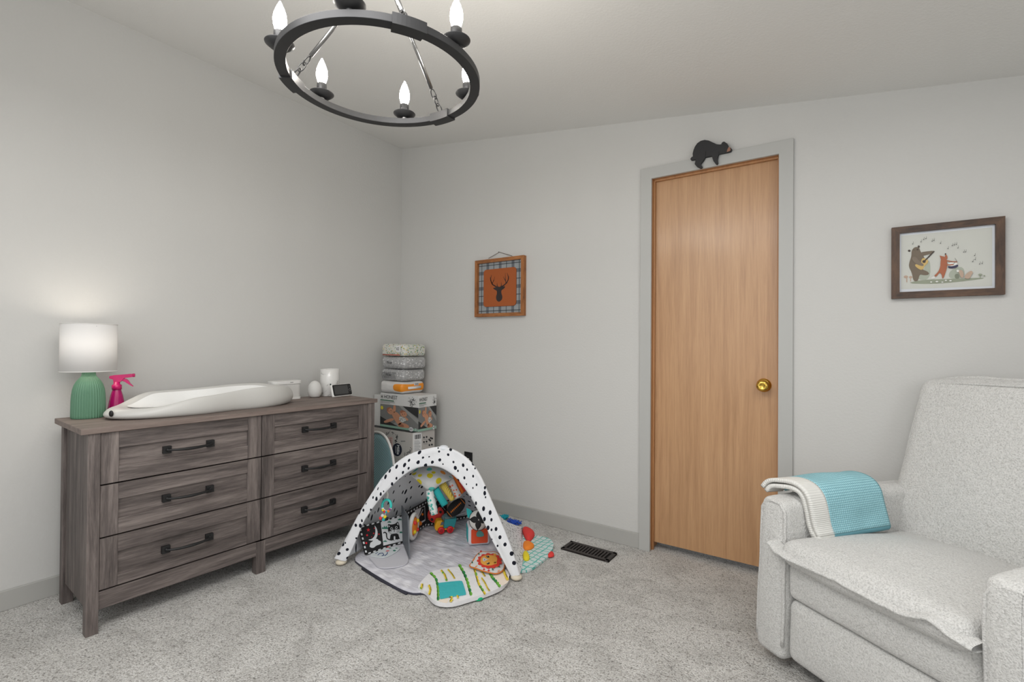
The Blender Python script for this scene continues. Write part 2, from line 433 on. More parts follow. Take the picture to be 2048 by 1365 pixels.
def rbox(mb, lo, hi, r, bulge=(0, 0, 0), xf=None, mi=0, k=4, m_=8):
    """soft rounded box; bulge pushes each pair of faces outwards in the middle"""
    c = [(a + b) / 2 for a, b in zip(lo, hi)]; h = [(b - a) / 2 for a, b in zip(lo, hi)]
    def ticks(hh):
        rr = min(r, hh * .98)
        e = [-hh + rr * (1 - math.cos(PI / 2 * i / k)) * 1.0 for i in range(k)]
        e = [-hh + rr * math.tan(PI / 4 * i / k) for i in range(k)]
        mid = [-(hh - rr) + 2 * (hh - rr) * i / m_ for i in range(m_ + 1)]
        return e + mid + [-q for q in reversed(e)]
    T = [ticks(q) for q in h]
    def place(p):
        inn = [max(-(hh - min(r, hh * .98)), min(hh - min(r, hh * .98), q)) for q, hh in zip(p, h)]
        d = Vector(p) - Vector(inn); L = d.length
        q = Vector(inn) + (d / L * min(r, min(h) * .98) if L > 1e-9 else Vector())
        s_ = [q[i] / h[i] for i in range(3)]
        for ax in range(3):
            o = [i for i in range(3) if i != ax]
            q[ax] += bulge[ax] * s_[ax] * max(0, 1 - s_[o[0]] ** 2) * max(0, 1 - s_[o[1]] ** 2)
        q = q + Vector(c)
        return xf(q) if xf else q
    for ax in range(3):
        o = [i for i in range(3) if i != ax]
        for sg in (-1, 1):
            G = []
            for a in T[o[0]]:
                row = []
                for b in T[o[1]]:
                    p = [0, 0, 0]; p[ax] = sg * h[ax]; p[o[0]] = a; p[o[1]] = b; row.append(place(p))
                G.append(row)
            mb.grid(G, mi)
    return mb

# ------------------------------------------------------------------ dresser (local x along the front, y into the depth)
DA = R_(88)
t = dresser = thing('dresser', 'long weathered grey wooden dresser with six drawers and black handles', 'dresser', (.527, -2.035, 0), DA)
DM = XF[t.name]
DL_, DD, DH = 1.345, .43, .79
mb = MB(); mb.box((0, 0, .768), (DL_, DD, DH)); mb.build('top', m_gtop, t, bevel=.002)
for (u0, v0, u1, v1) in ((.022, .008, .060, .050), (1.285, .008, 1.330, .050), (.022, .388, .060, .428), (1.285, .388, 1.330, .428), (.651, .012, .696, .055), (.651, .385, .696, .425)):
    z1 = .768 if not .6 < u0 < .7 else .155
    mb = MB(); mb.box((u0, v0, 0), (u1, v1, z1)); mb.build('leg', m_gwz, t, bevel=.0015)
for u0, u1 in ((.032, .048), (1.298, 1.316)):
    mb = MB(); mb.box((u0, .048, .09), (u1, .39, .768)); mb.build('side_panel', m_gwz, t)
mb = MB(); mb.box((.058, .014, .088), (1.287, .032, .155)); mb.build('bottom_rail', m_gwx, t, bevel=.0015)
mb = MB(); mb.box((.048, .034, .14), (1.298, .42, .155)); mb.build('bottom_panel', m_gwx, t)
mb = MB(); mb.box((.048, .418, .09), (1.298, .425, .768)); mb.build('back_panel', m_gwx, t)
mb = MB(); mb.box((.05, .036, .155), (1.29, .045, .766)); mb.build('carcass_front', mat('dresser_gap', rgb(18, 16, 16), .9), t)
rows = ((.5675, .766, .630, .702), (.3635, .5615, .424, .500), (.1615, .3575, .200, .294))
cols = ((.0615, .6705, .118, .607), (.6745, 1.2835, .735, 1.224))
def make_drawer(u0, u1, a0, a1, z0, z1, b0, b1, parent):
    y0, y1, yr = .013, .034, .0235
    mb = MB()
    mb.box((u0, y0, z0), (a0, y1, z1), 1); mb.box((a1, y0, z0), (u1, y1, z1), 1)
    mb.box((a0, y0 + .0004, z0), (a1, y1, b0), 0); mb.box((a0, y0 + .0004, b1), (a1, y1, z1), 0)
    d = mb.build('drawer', [m_gwx, m_gwz], parent, bevel=.0015, merge=False)
    mb = MB(); mb.box((a0 - .002, yr, b0 - .002), (a1 + .002, y1 - .002, b1 + .002)); mb.build('drawer_panel', m_gwx, d)
    uc = (a0 + a1) / 2; zc = (b0 + b1) / 2
    yb = yr
    mb = MB(); hw = .083
    for sg in (-1, 1):
        mb.box((uc + sg * hw - .015, y0 - .006, zc - .015), (uc + sg * hw + .015, yb, zc + .015))
        mb.ball((uc + sg * hw, y0 - .007, zc), .007, n=10, m_=6)
    path = [(uc + hw * s_, y0 - .010 - .020 * (1 - s_ * s_) ** .6, zc - .003 * (1 - s_ * s_)) for s_ in [i / 8 - 1 for i in range(17)]]
    mb.tube(path, [.0045 + .0025 * (1 - abs(i / 8 - 1)) for i in range(17)], 10)
    mb.build('handle', m_black, d, bevel=.001, merge=False)
    return d
for (u0, u1, a0, a1) in cols:
    for (z0, z1, b0, b1) in rows: make_drawer(u0, u1, a0, a1, z0, z1, b0, b1, t)
def DW(u, v, z=DH): return DM @ Vector((u, v, z))
Z0 = DH + .0005

# ---- table lamp
lp = DW(.095, .357, Z0)
t = thing('table_lamp', 'lit table lamp with ribbed green ceramic base and white drum shade', 'lamp', lp)
m_green = mat('sage_ceramic', rgb(92, 134, 108), .5)
mb = MB(); R0 = .057
prof = [(.0, 0), (R0 * .97, 0), (R0, .004), (R0 * 1.0, .03), (R0 * .99, .07), (R0 * .965, .10), (R0 * .92, .122), (R0 * .83, .142), (R0 * .70, .158), (R0 * .55, .170), (R0 * .44, .178), (R0 * .40, .186), (R0 * .40, .200)]
big = []
for (a, b), (c, d) in zip(prof, prof[1:]):
    for k in range(3): big.append((a + (c - a) * k / 3, b + (d - b) * k / 3))
big.append(prof[-1])
mb.lathe(big, (0, 0, 0), 216, ribs=(36, .055)); mb.build('base', m_green, t)
mb = MB(); mb.lathe([(.0, .20), (.014, .20), (.014, .25), (0, .25)], n=20); mb.build('bulb_holder', m_white, t)
mb = MB(); mb.ball((0, 0, .292), .026, .026, .034); mb.build('bulb', mat('lamp_bulb', (1, 1, 1, 1), .3, emit=((1, .90, .76, 1), 3)), t)
m_shade = bpy.data.materials.new('lampshade_linen'); m_shade.use_nodes = True
nt = m_shade.node_tree; nt.nodes.clear()
o1 = nt.nodes.new('ShaderNodeOutputMaterial'); mx = nt.nodes.new('ShaderNodeMixShader'); d1 = nt.nodes.new('ShaderNodeBsdfDiffuse'); d2 = nt.nodes.new('ShaderNodeBsdfTranslucent')
d1.inputs[0].default_value = (.86, .85, .84, 1); d2.inputs[0].default_value = (.85, .84, .83, 1); mx.inputs[0].default_value = .20
nt.links.new(d1.outputs[0], mx.inputs[1]); nt.links.new(d2.outputs[0], mx.inputs[2]); nt.links.new(mx.outputs[0], o1.inputs[0])
mb = MB(); rs = .095
mb.lathe([(rs, .200), (rs, .405), (rs - .0015, .405), (rs - .0015, .200), (rs, .200)], n=64)
mb.v = mb.v; sh = mb.build('shade', m_shade, t)
mb = MB()
for z in (.201, .404):
    mb = MB(); mb.tube([(rs * math.cos(a), rs * math.sin(a), z) for a in [2 * PI * k / 48 for k in range(48)]], .0017, 6, closed=True)
    mb.build('shade_rim', mat('shade_rim', rgb(225, 223, 220), .7), sh)
mb = MB()
for k in range(3):
    a = 2 * PI * k / 3; mb.tube([(.012 * math.cos(a), .012 * math.sin(a), .245), (rs * math.cos(a), rs * math.sin(a), .395)], .0012, 6)
mb.build('shade_carrier', m_steel, sh)
pl = bpy.data.lights.new('table_lamp_light', 'POINT'); pl.energy = LAMP_POWER; pl.color = (1, .92, .81); pl.shadow_soft_size = .06
po = bpy.data.objects.new('table_lamp_light', pl); COL.objects.link(po); po.location = lp + Vector((0, 0, .322))

# ---- spray bottle
bp_ = DW(.199, .385, Z0)
t = thing('spray_bottle', 'small magenta trigger spray bottle beside the green lamp', 'bottle', bp_, R_(60))
m_mag = mat('magenta_plastic', rgb(176, 16, 102), .25, trans=.25); m_mag2 = mat('magenta_trigger', rgb(190, 16, 98), .3)
mb = MB(); mb.lathe([(0, 0), (.031, 0), (.034, .004), (.033, .02), (.029, .05), (.0225, .085), (.0165, .108), (.014, .116), (.014, .122), (0, .122)], n=28); mb.build('bottle_body', m_mag, t)
mb = MB(); mb.lathe([(0, .112), (.0185, .112), (.0185, .132), (.012, .136), (.012, .146), (0, .146)], n=24); mb.build('collar', m_mag2, t)
mb = MB()
hd = [(-.026, .168), (-.024, .174), (-.010, .177), (.030, .180), (.046, .1815), (.060, .182), (.060, .168), (.050, .166), (.030, .164), (.022, .156), (.014, .146), (-.010, .146), (-.012, .158), (-.024, .162)]
mb.prism([(x, -.009, z) for x, z in hd], (0, .018, 0)); mb.build('spray_head', m_mag2, t, bevel=.002)
mb = MB(); tr = [(.018, .160), (.034, .160), (.044, .150), (.050, .138), (.062, .124), (.058, .124), (.042, .136), (.030, .146), (.020, .150)]
mb.prism([(x, -.006, z) for x, z in tr], (0, .012, 0)); mb.build('trigger', m_mag2, t, bevel=.0015)
mb = MB(); mb.lathe([(0, 0), (.008, 0), (.008, .008), (0, .008)], (.058, 0, .175), 14, M=Matrix.Rotation(R_(90), 3, 'Y')); mb.build('nozzle', m_mag2, t)

# ---- peanut shaped changing pad
t = thing('changing_pad', 'white moulded changing pad with raised sides lying on the dresser top', 'changing pad', DW(.53, .235, Z0), DA + R_(2.5))
m_pad = mat('white_foam', rgb(200, 199, 195), .38, spec=.4)
HLp = .415
def pad_half(s_):                            # half width along the length, s_ in -1..1
    e = max(0, 1 - abs(s_) ** 2.6) ** .5
    return (.170 - .028 * math.exp(-((s_ - .18) / .30) ** 2)) * e
NS = 96
out = []
for k in range(NS):
    a = 2 * PI * k / NS; s_ = math.copysign(abs(math.cos(a)) ** .72, math.cos(a))
    out.append((HLp * s_, math.copysign(pad_half(s_), math.sin(a)) if abs(math.sin(a)) > 1e-6 else 0, s_))
def sstep(x, a, b):
    q = max(0, min(1, (x - a) / (b - a))); return q * q * (3 - 2 * q)
def rim(s_): return .046 + .036 * sstep(s_, -.80, -.25) + .024 * sstep(s_, -.3, .55) - .012 * sstep(s_, .75, 1.0)
def rimb(s_): return .050 + .046 * sstep(s_, -.95, -.55) + .012 * sstep(s_, -.3, .55) - .012 * sstep(s_, .75, 1.0)
PADP = ((.90, 0), (.965, .06), (1.0, .28), (1.0, .48), (.985, .68), (.955, .88), (.92, .98), (.885, 1.0), (.85, .97), (.80, .84), (.74, .60), (.67, .36), (.58, .18), (.44, .07), (.25, .02), (.0, 0))
def padpt(x, y, s_, f_, zf):
    h_ = rim(s_) if y < 0 else rimb(s_)
    k = min(1, abs(y) / .05); h_ = h_ * k + (rim(s_) + rimb(s_)) / 2 * (1 - k)
    z = zf * h_ if f_ >= .885 else .020 + zf * (h_ - .020)
    return Vector((x * f_, y * f_, z))
mb = MB(); mb.grid([[padpt(x, y, s_, f_, zf) for x, y, s_ in out] for f_, zf in PADP], 0, True); mb.build('pad_body', m_pad, t, sub=1)
m_padm = mat('pad_cover', rgb(236, 236, 234), .6, bump=(60, .3, .004))
mb = MB(); mb.grid([[padpt(x, y, s_, f_, zf) + Vector((0, 0, .0035)) for x, y, s_ in out] for f_, zf in PADP if f_ <= .80], 0, True); mb.build('pad_liner', m_padm, t, sub=1)
mb = MB(); mb.ball((-HLp * .966 - .004, -.052, .030), .005, .009, .013, M=Matrix.Rotation(R_(38), 3, 'Z')); mb.build('strap_hole', m_black, t, label='small black strap hole at the low end')

# ---- white box, egg lamp, marble cylinder, monitor
t = thing('wipes_box', 'white lidded box behind the end of the changing pad', 'box', DW(.981, .387, Z0), DA)
m_wbox = mat('matte_white_box', rgb(214, 213, 210), .5)
mb = MB(); mb.prism([(x, y, .008) for x, y in rrect(-.083, -.040, .083, .040, .025)], (0, 0, .082)); mb.build('box_body', m_wbox, t, bevel=.002)
mb = MB(); mb.prism([(x, y, 0) for x, y in rrect(-.085, -.042, .085, .042, .025)], (0, 0, .012)); mb.build('base_rim', m_white, t)
mb = MB(); mb.prism([(x, y, .090) for x, y in rrect(-.087, -.044, .087, .044, .025)], (0, 0, .018)); mb.build('lid', m_white, t, bevel=.005)
mb = MB(); mb.box((.010, -.0446, .098), (.028, -.0438, .1005)); mb.build('latch_slot', mat('dark_print', rgb(70, 68, 66), .6), t)
t = thing('egg_night_light', 'white egg shaped night light between the white box and the marble cylinder', 'night light', DW(1.150, .352, Z0))
mb = MB(); ez = [(0, 0), (.022, 0), (.029, .004), (.036, .018), (.0385, .034), (.0375, .050), (.0335, .066), (.026, .081), (.015, .091), (.006, .0945), (0, .095)]
mb.lathe([(a * 1.08, b * 1.06) for a, b in ez], n=32); mb.build('shell', mat('egg_white', rgb(216, 215, 212), .55), t, sub=1)
m_marble = mat('white_marble', rgb(226, 225, 222), .25, coat=.3)
mp = mapping(m_marble, (9, 9, 14)); nn = N(m_marble, 'ShaderNodeTexNoise', i_Scale=1.4, i_Detail=6, i_Distortion=1.4); LK(m_marble, mp, 0, nn, 'Vector')
rr_ = ramp(m_marble, [(.30, rgb(150, 149, 147)), (.42, rgb(226, 225, 222)), (1, rgb(232, 231, 229))]); LK(m_marble, nn, 0, rr_, 0); LK(m_marble, rr_, 0, bsdf(m_marble), 'Base Color')
t = thing('marble_canister', 'white marble cylinder standing behind the baby monitor', 'canister', DW(1.263, .372, Z0))
mb = MB(); mb.lathe([(0, 0), (.054, 0), (.057, .003), (.057, .165), (.053, .168), (.052, .168), (.052, .02), (0, .02)], n=40); mb.build('cylinder', m_marble, t)
t = thing('baby_monitor', 'small white baby monitor with a dark screen at the right end of the dresser top', 'monitor', DW(1.282, .262, Z0), DA + R_(8))
Mt = Matrix.Rotation(R_(-16), 4, 'X')
def tx(q): return Mt @ q
mb = MB(); rbox(mb, (-.076, -.008, 0), (.076, .010, .079), .008, xf=tx); mb.build('case', m_white, t)
mb = MB(); mb.prism([Mt @ Vector((x, -.0088, z)) for x, z in rrect(-.070, .006, .071, .075, .008)], Mt @ Vector((0, .002, 0))); mb.build('bezel', m_black, t)
mb = MB(); mb.prism([Mt @ Vector((x, -.0094, z)) for x, z in rect(-.060, .014, .046, .068)], Mt @ Vector((0, .001, 0))); mb.build('screen', mat('monitor_screen', rgb(70, 70, 70), .2), t)
for (x, z) in ((.059, .060), (.059, .044), (.066, .037), (.052, .037), (.059, .030)):
    mb = MB(); mb.ball(Mt @ Vector((x, -.0092, z)), .0028, n=10, m_=6); mb.build('button', mat('button_grey', rgb(120, 120, 120), .4), t)
mb = MB(); mb.tube([Mt @ Vector((-.070, .004, .072)), Mt @ Vector((-.070, .004, .086))], .004); mb.build('antenna', mat('antenna_dark', rgb(40, 60, 56), .4), t)
mb = MB(); mb.prism([(-.03, .012, 0), (-.03, .045, 0), (-.03, .022, .05)], (.06, 0, 0)); mb.build('kickstand', m_white, t)

# ------------------------------------------------------------------ pictures on the back wall
def frame_thing(name, label, cat, corners, y, depth, wd, mats, group=None):
    """rectangular frame hung flat on the back wall; corners: pixel TL TR BL BR of its outer front edge"""
    Q = [W(*c, y) for c in corners]
    x0 = (Q[0].x + Q[2].x) / 2; x1 = (Q[1].x + Q[3].x) / 2; z1 = (Q[0].z + Q[1].z) / 2; z0 = (Q[2].z + Q[3].z) / 2
    t = thing(name, label, cat, ((x0 + x1) / 2, 0, z0))
    hw = (x1 - x0) / 2; H = z1 - z0
    mb = MB(); mb.prism([(-hw, y, 0), (hw, y, 0), (hw - wd, y, wd), (-hw + wd, y, wd)], (0, -y - .001, 0), 0)
    mb.prism([(-hw, y, H), (-hw + wd, y, H - wd), (hw - wd, y, H - wd), (hw, y, H)], (0, -y - .001, 0), 0)
    mb.prism([(-hw, y, 0), (-hw + wd, y, wd), (-hw + wd, y, H - wd), (-hw, y, H)], (0, -y - .001, 0), 1)
    mb.prism([(hw, y, 0), (hw, y, H), (hw - wd, y, H - wd), (hw - wd, y, wd)], (0, -y - .001, 0), 1)
    mb.build('frame', mats, t, bevel=.0015, merge=False)
    return t, hw, H
# deer picture: a shallow box frame
sd = 8.531; ox, oy = 920, 490
def deerpx(x, y): return (ox + x / sd, oy + y / sd)
t, hw, H = frame_thing('deer_picture', 'square pine framed picture of an orange panel with a black stag head on plaid', 'picture', [deerpx(250, 270), deerpx(1085, 178), deerpx(250, 1228), deerpx(1085, 1212)], -.030, .03, .022, [m_cedar, m_cedarz])
yb = -.010
m_plaid = mat('plaid_grey', rgb(152, 157, 160), .8)
mb = MB(); mb.box((-hw + .015, yb, .015), (hw - .015, -.002, H - .015)); mb.build('plaid_backing', m_plaid, t)
bx = t.location
def fd(x, y): return W(*deerpx(x, y), yb)
pr = Print(lambda x, y: Vector((bx.x + x, yb, bx.z + y)), (0, -1, 0))
iw = hw - .022; m_pl1 = mat('plaid_band', rgb(104, 108, 114), .8); m_pl2 = mat('plaid_line', rgb(46, 50, 56), .8)
for a in (-.58, .0, .58): pr.add(rect(a * iw - .011, .022, a * iw + .011, H - .022), m_pl1, False)
pr.k += 1
for a in (-.58, .0, .58): pr.add(rect(-iw, H / 2 + a * iw - .012, iw, H / 2 + a * iw + .012), m_pl1, False)
pr.k += 1
for a in (-.86, -.29, .29, .86): pr.add(rect(a * iw - .002, .022, a * iw + .002, H - .022), m_pl2, False)
pr.k += 1
for a in (-.86, -.29, .29, .86): pr.add(rect(-iw, H / 2 + a * iw - .002, iw, H / 2 + a * iw + .002), m_pl2, False)
pr.build('plaid_pattern', t)
mb = MB(); hp = iw * .745; hq = (H / 2 - .022) * .735
mb.prism([(x, yb - .007, z) for x, z in rrect(-hp, H / 2 - hq, hp, H / 2 + hq, .022)], (0, .006, 0)); mb.build('orange_panel', mat('rust_panel', rgb(164, 84, 34), .6), t)
m_stag = mat('stag_black', rgb(44, 36, 36), .7)
yb2 = yb - .007
pr = Print(lambda x, y: Vector((bx.x + (x - 680) / 545 * 2 * hp, yb2, bx.z + H / 2 - (y - 722) / 660 * 2 * hq)), (0, -1, 0))
head = [(632, 712), (655, 704), (680, 716), (705, 704), (728, 712), (748, 710), (780, 712), (760, 750), (712, 776), (714, 830), (732, 880), (728, 930), (700, 962), (676, 975), (648, 962), (628, 930), (624, 880), (640, 830), (638, 776), (596, 756), (570, 722), (600, 722)]
pr.add(smooth_closed(head, 1), m_stag)
for P_, w_ in (([(640, 715), (600, 690), (560, 660), (540, 610), (530, 560), (545, 495)], [20, 18, 16, 13, 10, 4]), ([(552, 640), (530, 590), (522, 530)], [12, 8, 3]), ([(556, 650), (578, 605), (602, 530)], [12, 8, 3]), ([(570, 602), (598, 585)], [8, 3]), ([(648, 705), (642, 680), (640, 640)], [12, 9, 3]),
               ([(716, 712), (760, 690), (800, 655), (825, 605), (828, 560), (808, 485)], [20, 18, 16, 13, 10, 4]), ([(790, 660), (782, 600), (778, 480)], [12, 9, 3]), ([(776, 610), (760, 575), (744, 540)], [10, 7, 3]), ([(818, 620), (834, 575), (832, 530)], [10, 7, 3]), ([(708, 705), (714, 680), (713, 640)], [12, 9, 3])):
    pr.add(stroke(smooth_open(P_, 0), w_), m_stag, False)
pr.build('stag_silhouette', t)
a_, b_, c_ = W(*deerpx(485, 232), -.015), W(*deerpx(672, 125), -.006), W(*deerpx(890, 190), -.015)
mb = MB(); mb.tube([a_, b_, c_], .0016, 6); mb.build('hanging_string', mat('jute', rgb(92, 78, 62), .8), t, world=True)
t2 = thing('nail', 'small nail holding the string of the stag picture', 'nail', b_)
mb = MB(); mb.lathe([(0, 0), (.0012, 0), (.0012, .012), (.003, .012), (.003, .014), (0, .014)], (0, .004, 0), 10, M=My); mb.build('pin', m_steel, t2)

# animal band picture
sb = 6.5; bx0, by0 = 1760, 410
def bpx(x, y): return (bx0 + x / sb, by0 + y / sb)
t, hw, H = frame_thing('animal_band_picture', 'wide brown pine frame with a print of a bear, fox and squirrel playing music', 'picture', [bpx(165, 288), bpx(1643, 150), bpx(137, 1220), bpx(1618, 1168)], -.022, .022, .0265, [m_walnut, m_walnutz])
yb = -.008; L0 = t.location
mb = MB(); mb.box((-hw + .02, yb, .02), (hw - .02, -.002, H - .02)); mb.build('mount_board', mat('mount_white', rgb(216, 220, 226), .6), t)
# bilinear map of the print area from picture coordinates
ix0, ix1, iz0, iz1 = -hw + .0265, hw - .0265, .0265, H - .0265
def fb(x, y):                                # x,y in zoom coordinates of the photograph
    u = (x - 275) / (1490 - 275)
    yt = 370 + (265 - 370) * u; ybm = 1125 + (1078 - 1125) * u
    v_ = (y - yt) / (ybm - yt)
    return Vector((L0.x + ix0 + (ix1 - ix0) * u, yb, L0.z + iz1 - (iz1 - iz0) * v_))
pr = Print(fb, (0, -1, 0), .00025)
P1 = mat('print_paper', rgb(202, 203, 196), .55); cb = mat('print_bear', rgb(118, 106, 92), .7); cbd = mat('print_dark', rgb(74, 66, 60), .7); cg = mat('print_guitar', rgb(206, 176, 112), .7)
cf = mat('print_fox', rgb(172, 104, 76), .7); cgr = mat('print_grass', rgb(150, 156, 138), .7); cgl = mat('print_leaf', rgb(172, 178, 164), .7); cw = mat('print_white', rgb(224, 224, 220), .7); csq = mat('print_squirrel', rgb(188, 164, 146), .7); cn = mat('print_navy', rgb(60, 58, 84), .7); ck = mat('print_ink', rgb(70, 72, 72), .7)
pr.add([(300, 395), (1460, 300), (1460, 1050), (300, 1085)], P1)
pr.add([smooth_closed([(640, 740), (690, 700), (695, 960), (530, 970), (540, 900), (600, 850)], 2), smooth_closed([(930, 860), (1060, 790), (1130, 830), (1120, 950), (930, 955)], 2)], cgl)
pr.add(smooth_closed([(370, 1010), (560, 965), (900, 955), (1370, 940), (1340, 960), (1000, 1000), (700, 1020)], 1), cgr)
pr.add(smooth_closed([(1000, 900), (1050, 880), (1070, 950), (1010, 955)], 2), mat('print_bush', rgb(128, 134, 118), .7))
pr.add([ell(365, 925, 30, 18), ell(430, 930, 24, 16), rect(370, 940, 384, 995), rect(424, 945, 434, 985)], csq)
bear = [(440, 600), (460, 560), (500, 538), (545, 550), (560, 600), (610, 660), (620, 760), (580, 830), (640, 850), (680, 880), (660, 905), (600, 905), (550, 890), (530, 980), (490, 985), (465, 970), (445, 870), (405, 800), (410, 740), (440, 660)]
pr.add(smooth_closed(bear, 2), cb)
pr.add([ell(538, 537, 15, 15), ell(410, 590, 18, 14)], cbd)
pr.add(smooth_closed([(560, 610), (640, 600), (740, 590), (740, 620), (650, 645), (580, 660)], 2), cb)
pr.add([smooth_closed([(485, 770), (510, 760), (570, 790), (570, 700), (610, 680), (665, 710), (660, 750), (610, 790), (600, 830), (560, 838), (500, 800)], 2)], cg)
pr.add([ell(608, 730, 22, 18)], cbd)
pr.add(stroke([(608, 730), (740, 600)], 16), cbd)
pr.add(smooth_closed([(440, 680), (490, 660), (540, 720), (610, 770), (590, 792), (520, 770), (470, 740)], 2), mat('print_bear_arm', rgb(130, 118, 104), .7))
pr.add([ell(472, 578, 5, 5), ell(520, 576, 10, 8)], cbd)
fox = [(830, 690), (860, 660), (895, 690), (910, 740), (905, 820), (885, 880), (860, 950), (845, 950), (840, 900), (810, 870), (770, 930), (735, 915), (790, 870), (820, 800), (822, 740)]
pr.add(smooth_closed(fox, 2), cf)
pr.add([smooth_closed([(880, 690), (880, 640), (905, 650), (915, 690), (895, 710)], 1), [(812, 655), (860, 668), (830, 712)]], cf)
pr.add(ell(886, 636, 9, 10), cbd)
pr.add(smooth_closed([(690, 945), (735, 918), (760, 935), (730, 955)], 1), cw)
pr.add([ell(975, 765, 62, 28, -8)], cw); pr.add(smooth_closed([(915, 790), (975, 795), (1045, 770), (1045, 800), (985, 825), (920, 818)], 1), cn)
pr.add(stroke([(895, 720), (960, 735), (1030, 740)], 14) + stroke([(880, 770), (940, 778), (985, 772)], 14), cf)
pr.add(stroke([(1030, 738), (1005, 690)], 4) + stroke([(985, 770), (1010, 735)], 4), ck)
pr.add([smooth_closed([(1040, 850), (1090, 840), (1115, 890), (1110, 940), (1080, 945), (1060, 890)], 2), smooth_closed([(1120, 920), (1170, 870), (1210, 850), (1230, 880), (1200, 920), (1190, 955), (1130, 955)], 2)], csq)
pr.add([ell(1040, 855, 16, 16)], cw); pr.add([ell(1314, 905, 24, 12), rect(1308, 912, 1320, 945), ell(1362, 920, 12, 8)], cgr)
pr.add([ell(700, 995, 14, 8), ell(775, 990, 18, 9), ell(845, 997, 14, 7), ell(890, 975, 14, 8), ell(948, 980, 16, 9)], cw)
notes = []
for x, y in ((455, 505), (565, 478), (600, 448), (630, 438), (712, 470), (735, 462), (820, 498), (915, 568), (970, 530), (995, 522), (1020, 516), (1040, 562), (1113, 615), (1135, 612), (1245, 662), (1222, 738), (1250, 712), (1305, 770), (1335, 762)):
    notes.append(ell(x, y, 7, 5, -20, 10)); notes += stroke([(x + 6, y), (x + 8, y - 30)], 3)
pr.add(notes, ck)
pr.build('band_print', t)

# bear cut-out above the door
sc_ = 6.024; qx, qy = 1270, 260
yf_ = -.034
def fq(x, y): return W(qx + x / sc_, qy + y / sc_, yf_)
c0 = fq(860, 300)
t = thing('bear_cutout', 'black wooden bear cutout sprawled over the top of the door frame', 'ornament', (c0.x, 0, CT))
m_bear = mat('black_paint', rgb(36, 36, 38), .6)
bear = [(665, 350), (680, 328), (696, 320), (694, 285), (705, 240), (722, 200), (750, 160), (790, 132), (840, 120), (890, 128), (940, 152), (985, 172), (1015, 176), (1040, 172), (1045, 155), (1062, 142), (1080, 142), (1092, 152), (1112, 165), (1124, 185), (1130, 205), (1150, 212), (1166, 230), (1156, 255), (1130, 265), (1100, 272), (1060, 280), (1010, 290), (1000, 310), (992, 355), (997, 400), (984, 415), (968, 408), (944, 375), (932, 340), (926, 312), (845, 328), (828, 360), (795, 402), (792, 412), (808, 442), (800, 460), (780, 460), (742, 440), (718, 412), (724, 385), (730, 355), (690, 362), (672, 362)]
pts = [fq(x, y) for x, y in bear]
mb = MB(); mb.prism(pts, (0, .016, 0)); mb.build('bear_body', m_bear, t, world=True, bevel=.002)
pr = Print(lambda x, y: fq(x, y), (0, -1, 0), .0008)
pr.add([(1128, 205), (1150, 213), (1163, 228), (1150, 245), (1142, 255), (1105, 268), (1112, 240)], mat('bear_muzzle', rgb(150, 108, 88), .6)); pr.build('muzzle', t)
pr = Print(lambda x, y: fq(x, y), (0, -1, 0), .0012)
pr.add([[(1150, 214), (1166, 230), (1160, 246), (1148, 232)]] + stroke([(1165, 238), (1140, 262), (1105, 272)], 6), m_black); pr.build('nose', t)
for ln in ([(852, 262), (850, 300), (844, 326)], [(1012, 262), (1012, 290)]):
    pr = Print(lambda x, y: fq(x, y), (0, -1, 0), .0010); pr.add(stroke(ln, 5), mat('carved_line', rgb(12, 12, 12), .8)); pr.build('carved_line', t)

# ------------------------------------------------------------------ chandelier
CH = Vector((1.729, -1.640, 1.900)); RO, RI, RH = .2915, .262, .020
t = thing('chandelier', 'dark iron ring chandelier with six lit candle bulbs hanging from the ceiling', 'chandelier', CH)
mb = MB(); mb.lathe([(RI, 0), (RO, 0), (RO, RH), (RI, RH), (RI, 0)], n=96, smooth=False)
for i in range(len(mb.sm)): mb.sm[i] = False
mb.build('ring', m_iron, t, bevel=.0015)
hub = Vector((0, 0, .352))
for a in (93, 213, 333):
    A = R_(a); d = Vector((math.cos(A), math.sin(A), 0)); s_ = Vector((-math.sin(A), math.cos(A), 0))
    mb = MB(); n = 9; G = []
    prof = [(RI - .004, -.004), (RO + .004, -.004), (RO + .004, RH + .004), (RI - .004, RH + .004), (RI - .004, -.004)]
    for i in range(n):
        q = A + R_(-8.5 + 17 * i / (n - 1)); G.append([Vector((r * math.cos(q), r * math.sin(q), z)) for r, z in prof])
    mb.grid(G, 0, smooth=False); mb.add([G[0][k] for k in range(4)], [(0, 1, 2, 3)]); mb.add([G[-1][k] for k in range(4)], [(3, 2, 1, 0)])
    clip = mb.build('ring_clip', m_iron, t)
    p0 = d * (RI + .006) + Vector((0, 0, RH + .004)); dirv = (hub - p0).normalized(); L = (hub - p0).length
    # link chain at the bottom, then a straight rod
    mb = MB(); side = dirv.cross(s_).normalized()
    for k in range(3):
        c = p0 + dirv * (.014 + .023 * k); sv = s_ if k % 2 == 0 else side
        mb.tube([c + dirv * (.016 * math.cos(q)) + sv * (.009 * math.sin(q)) for q in [2 * PI * i / 16 for i in range(16)]], .0022, 6, closed=True)
    ch = mb.build('chain', m_iron, t)
    mb = MB(); r0 = p0 + dirv * .078; r1 = hub - dirv * .035
    mb.tube([r0, r1], .0062, 14)
    mb.build('rod', m_steel, t)
mb = MB(); mb.tube([hub + Vector((.03 * math.cos(q), .03 * math.sin(q), 0)) for q in [2 * PI * i / 24 for i in range(24)]], .004, 8, closed=True)
for a in (93, 213, 333):
    A = R_(a); d = Vector((math.cos(A), math.sin(A), 0)); mb.tube([hub - d * .0 + Vector((0, 0, .0)), hub + d * .034 - Vector((0, 0, .02))], .004, 8)
zt = ceil_z(CH.x) - CH.z
mb.build('hub', m_iron, t)
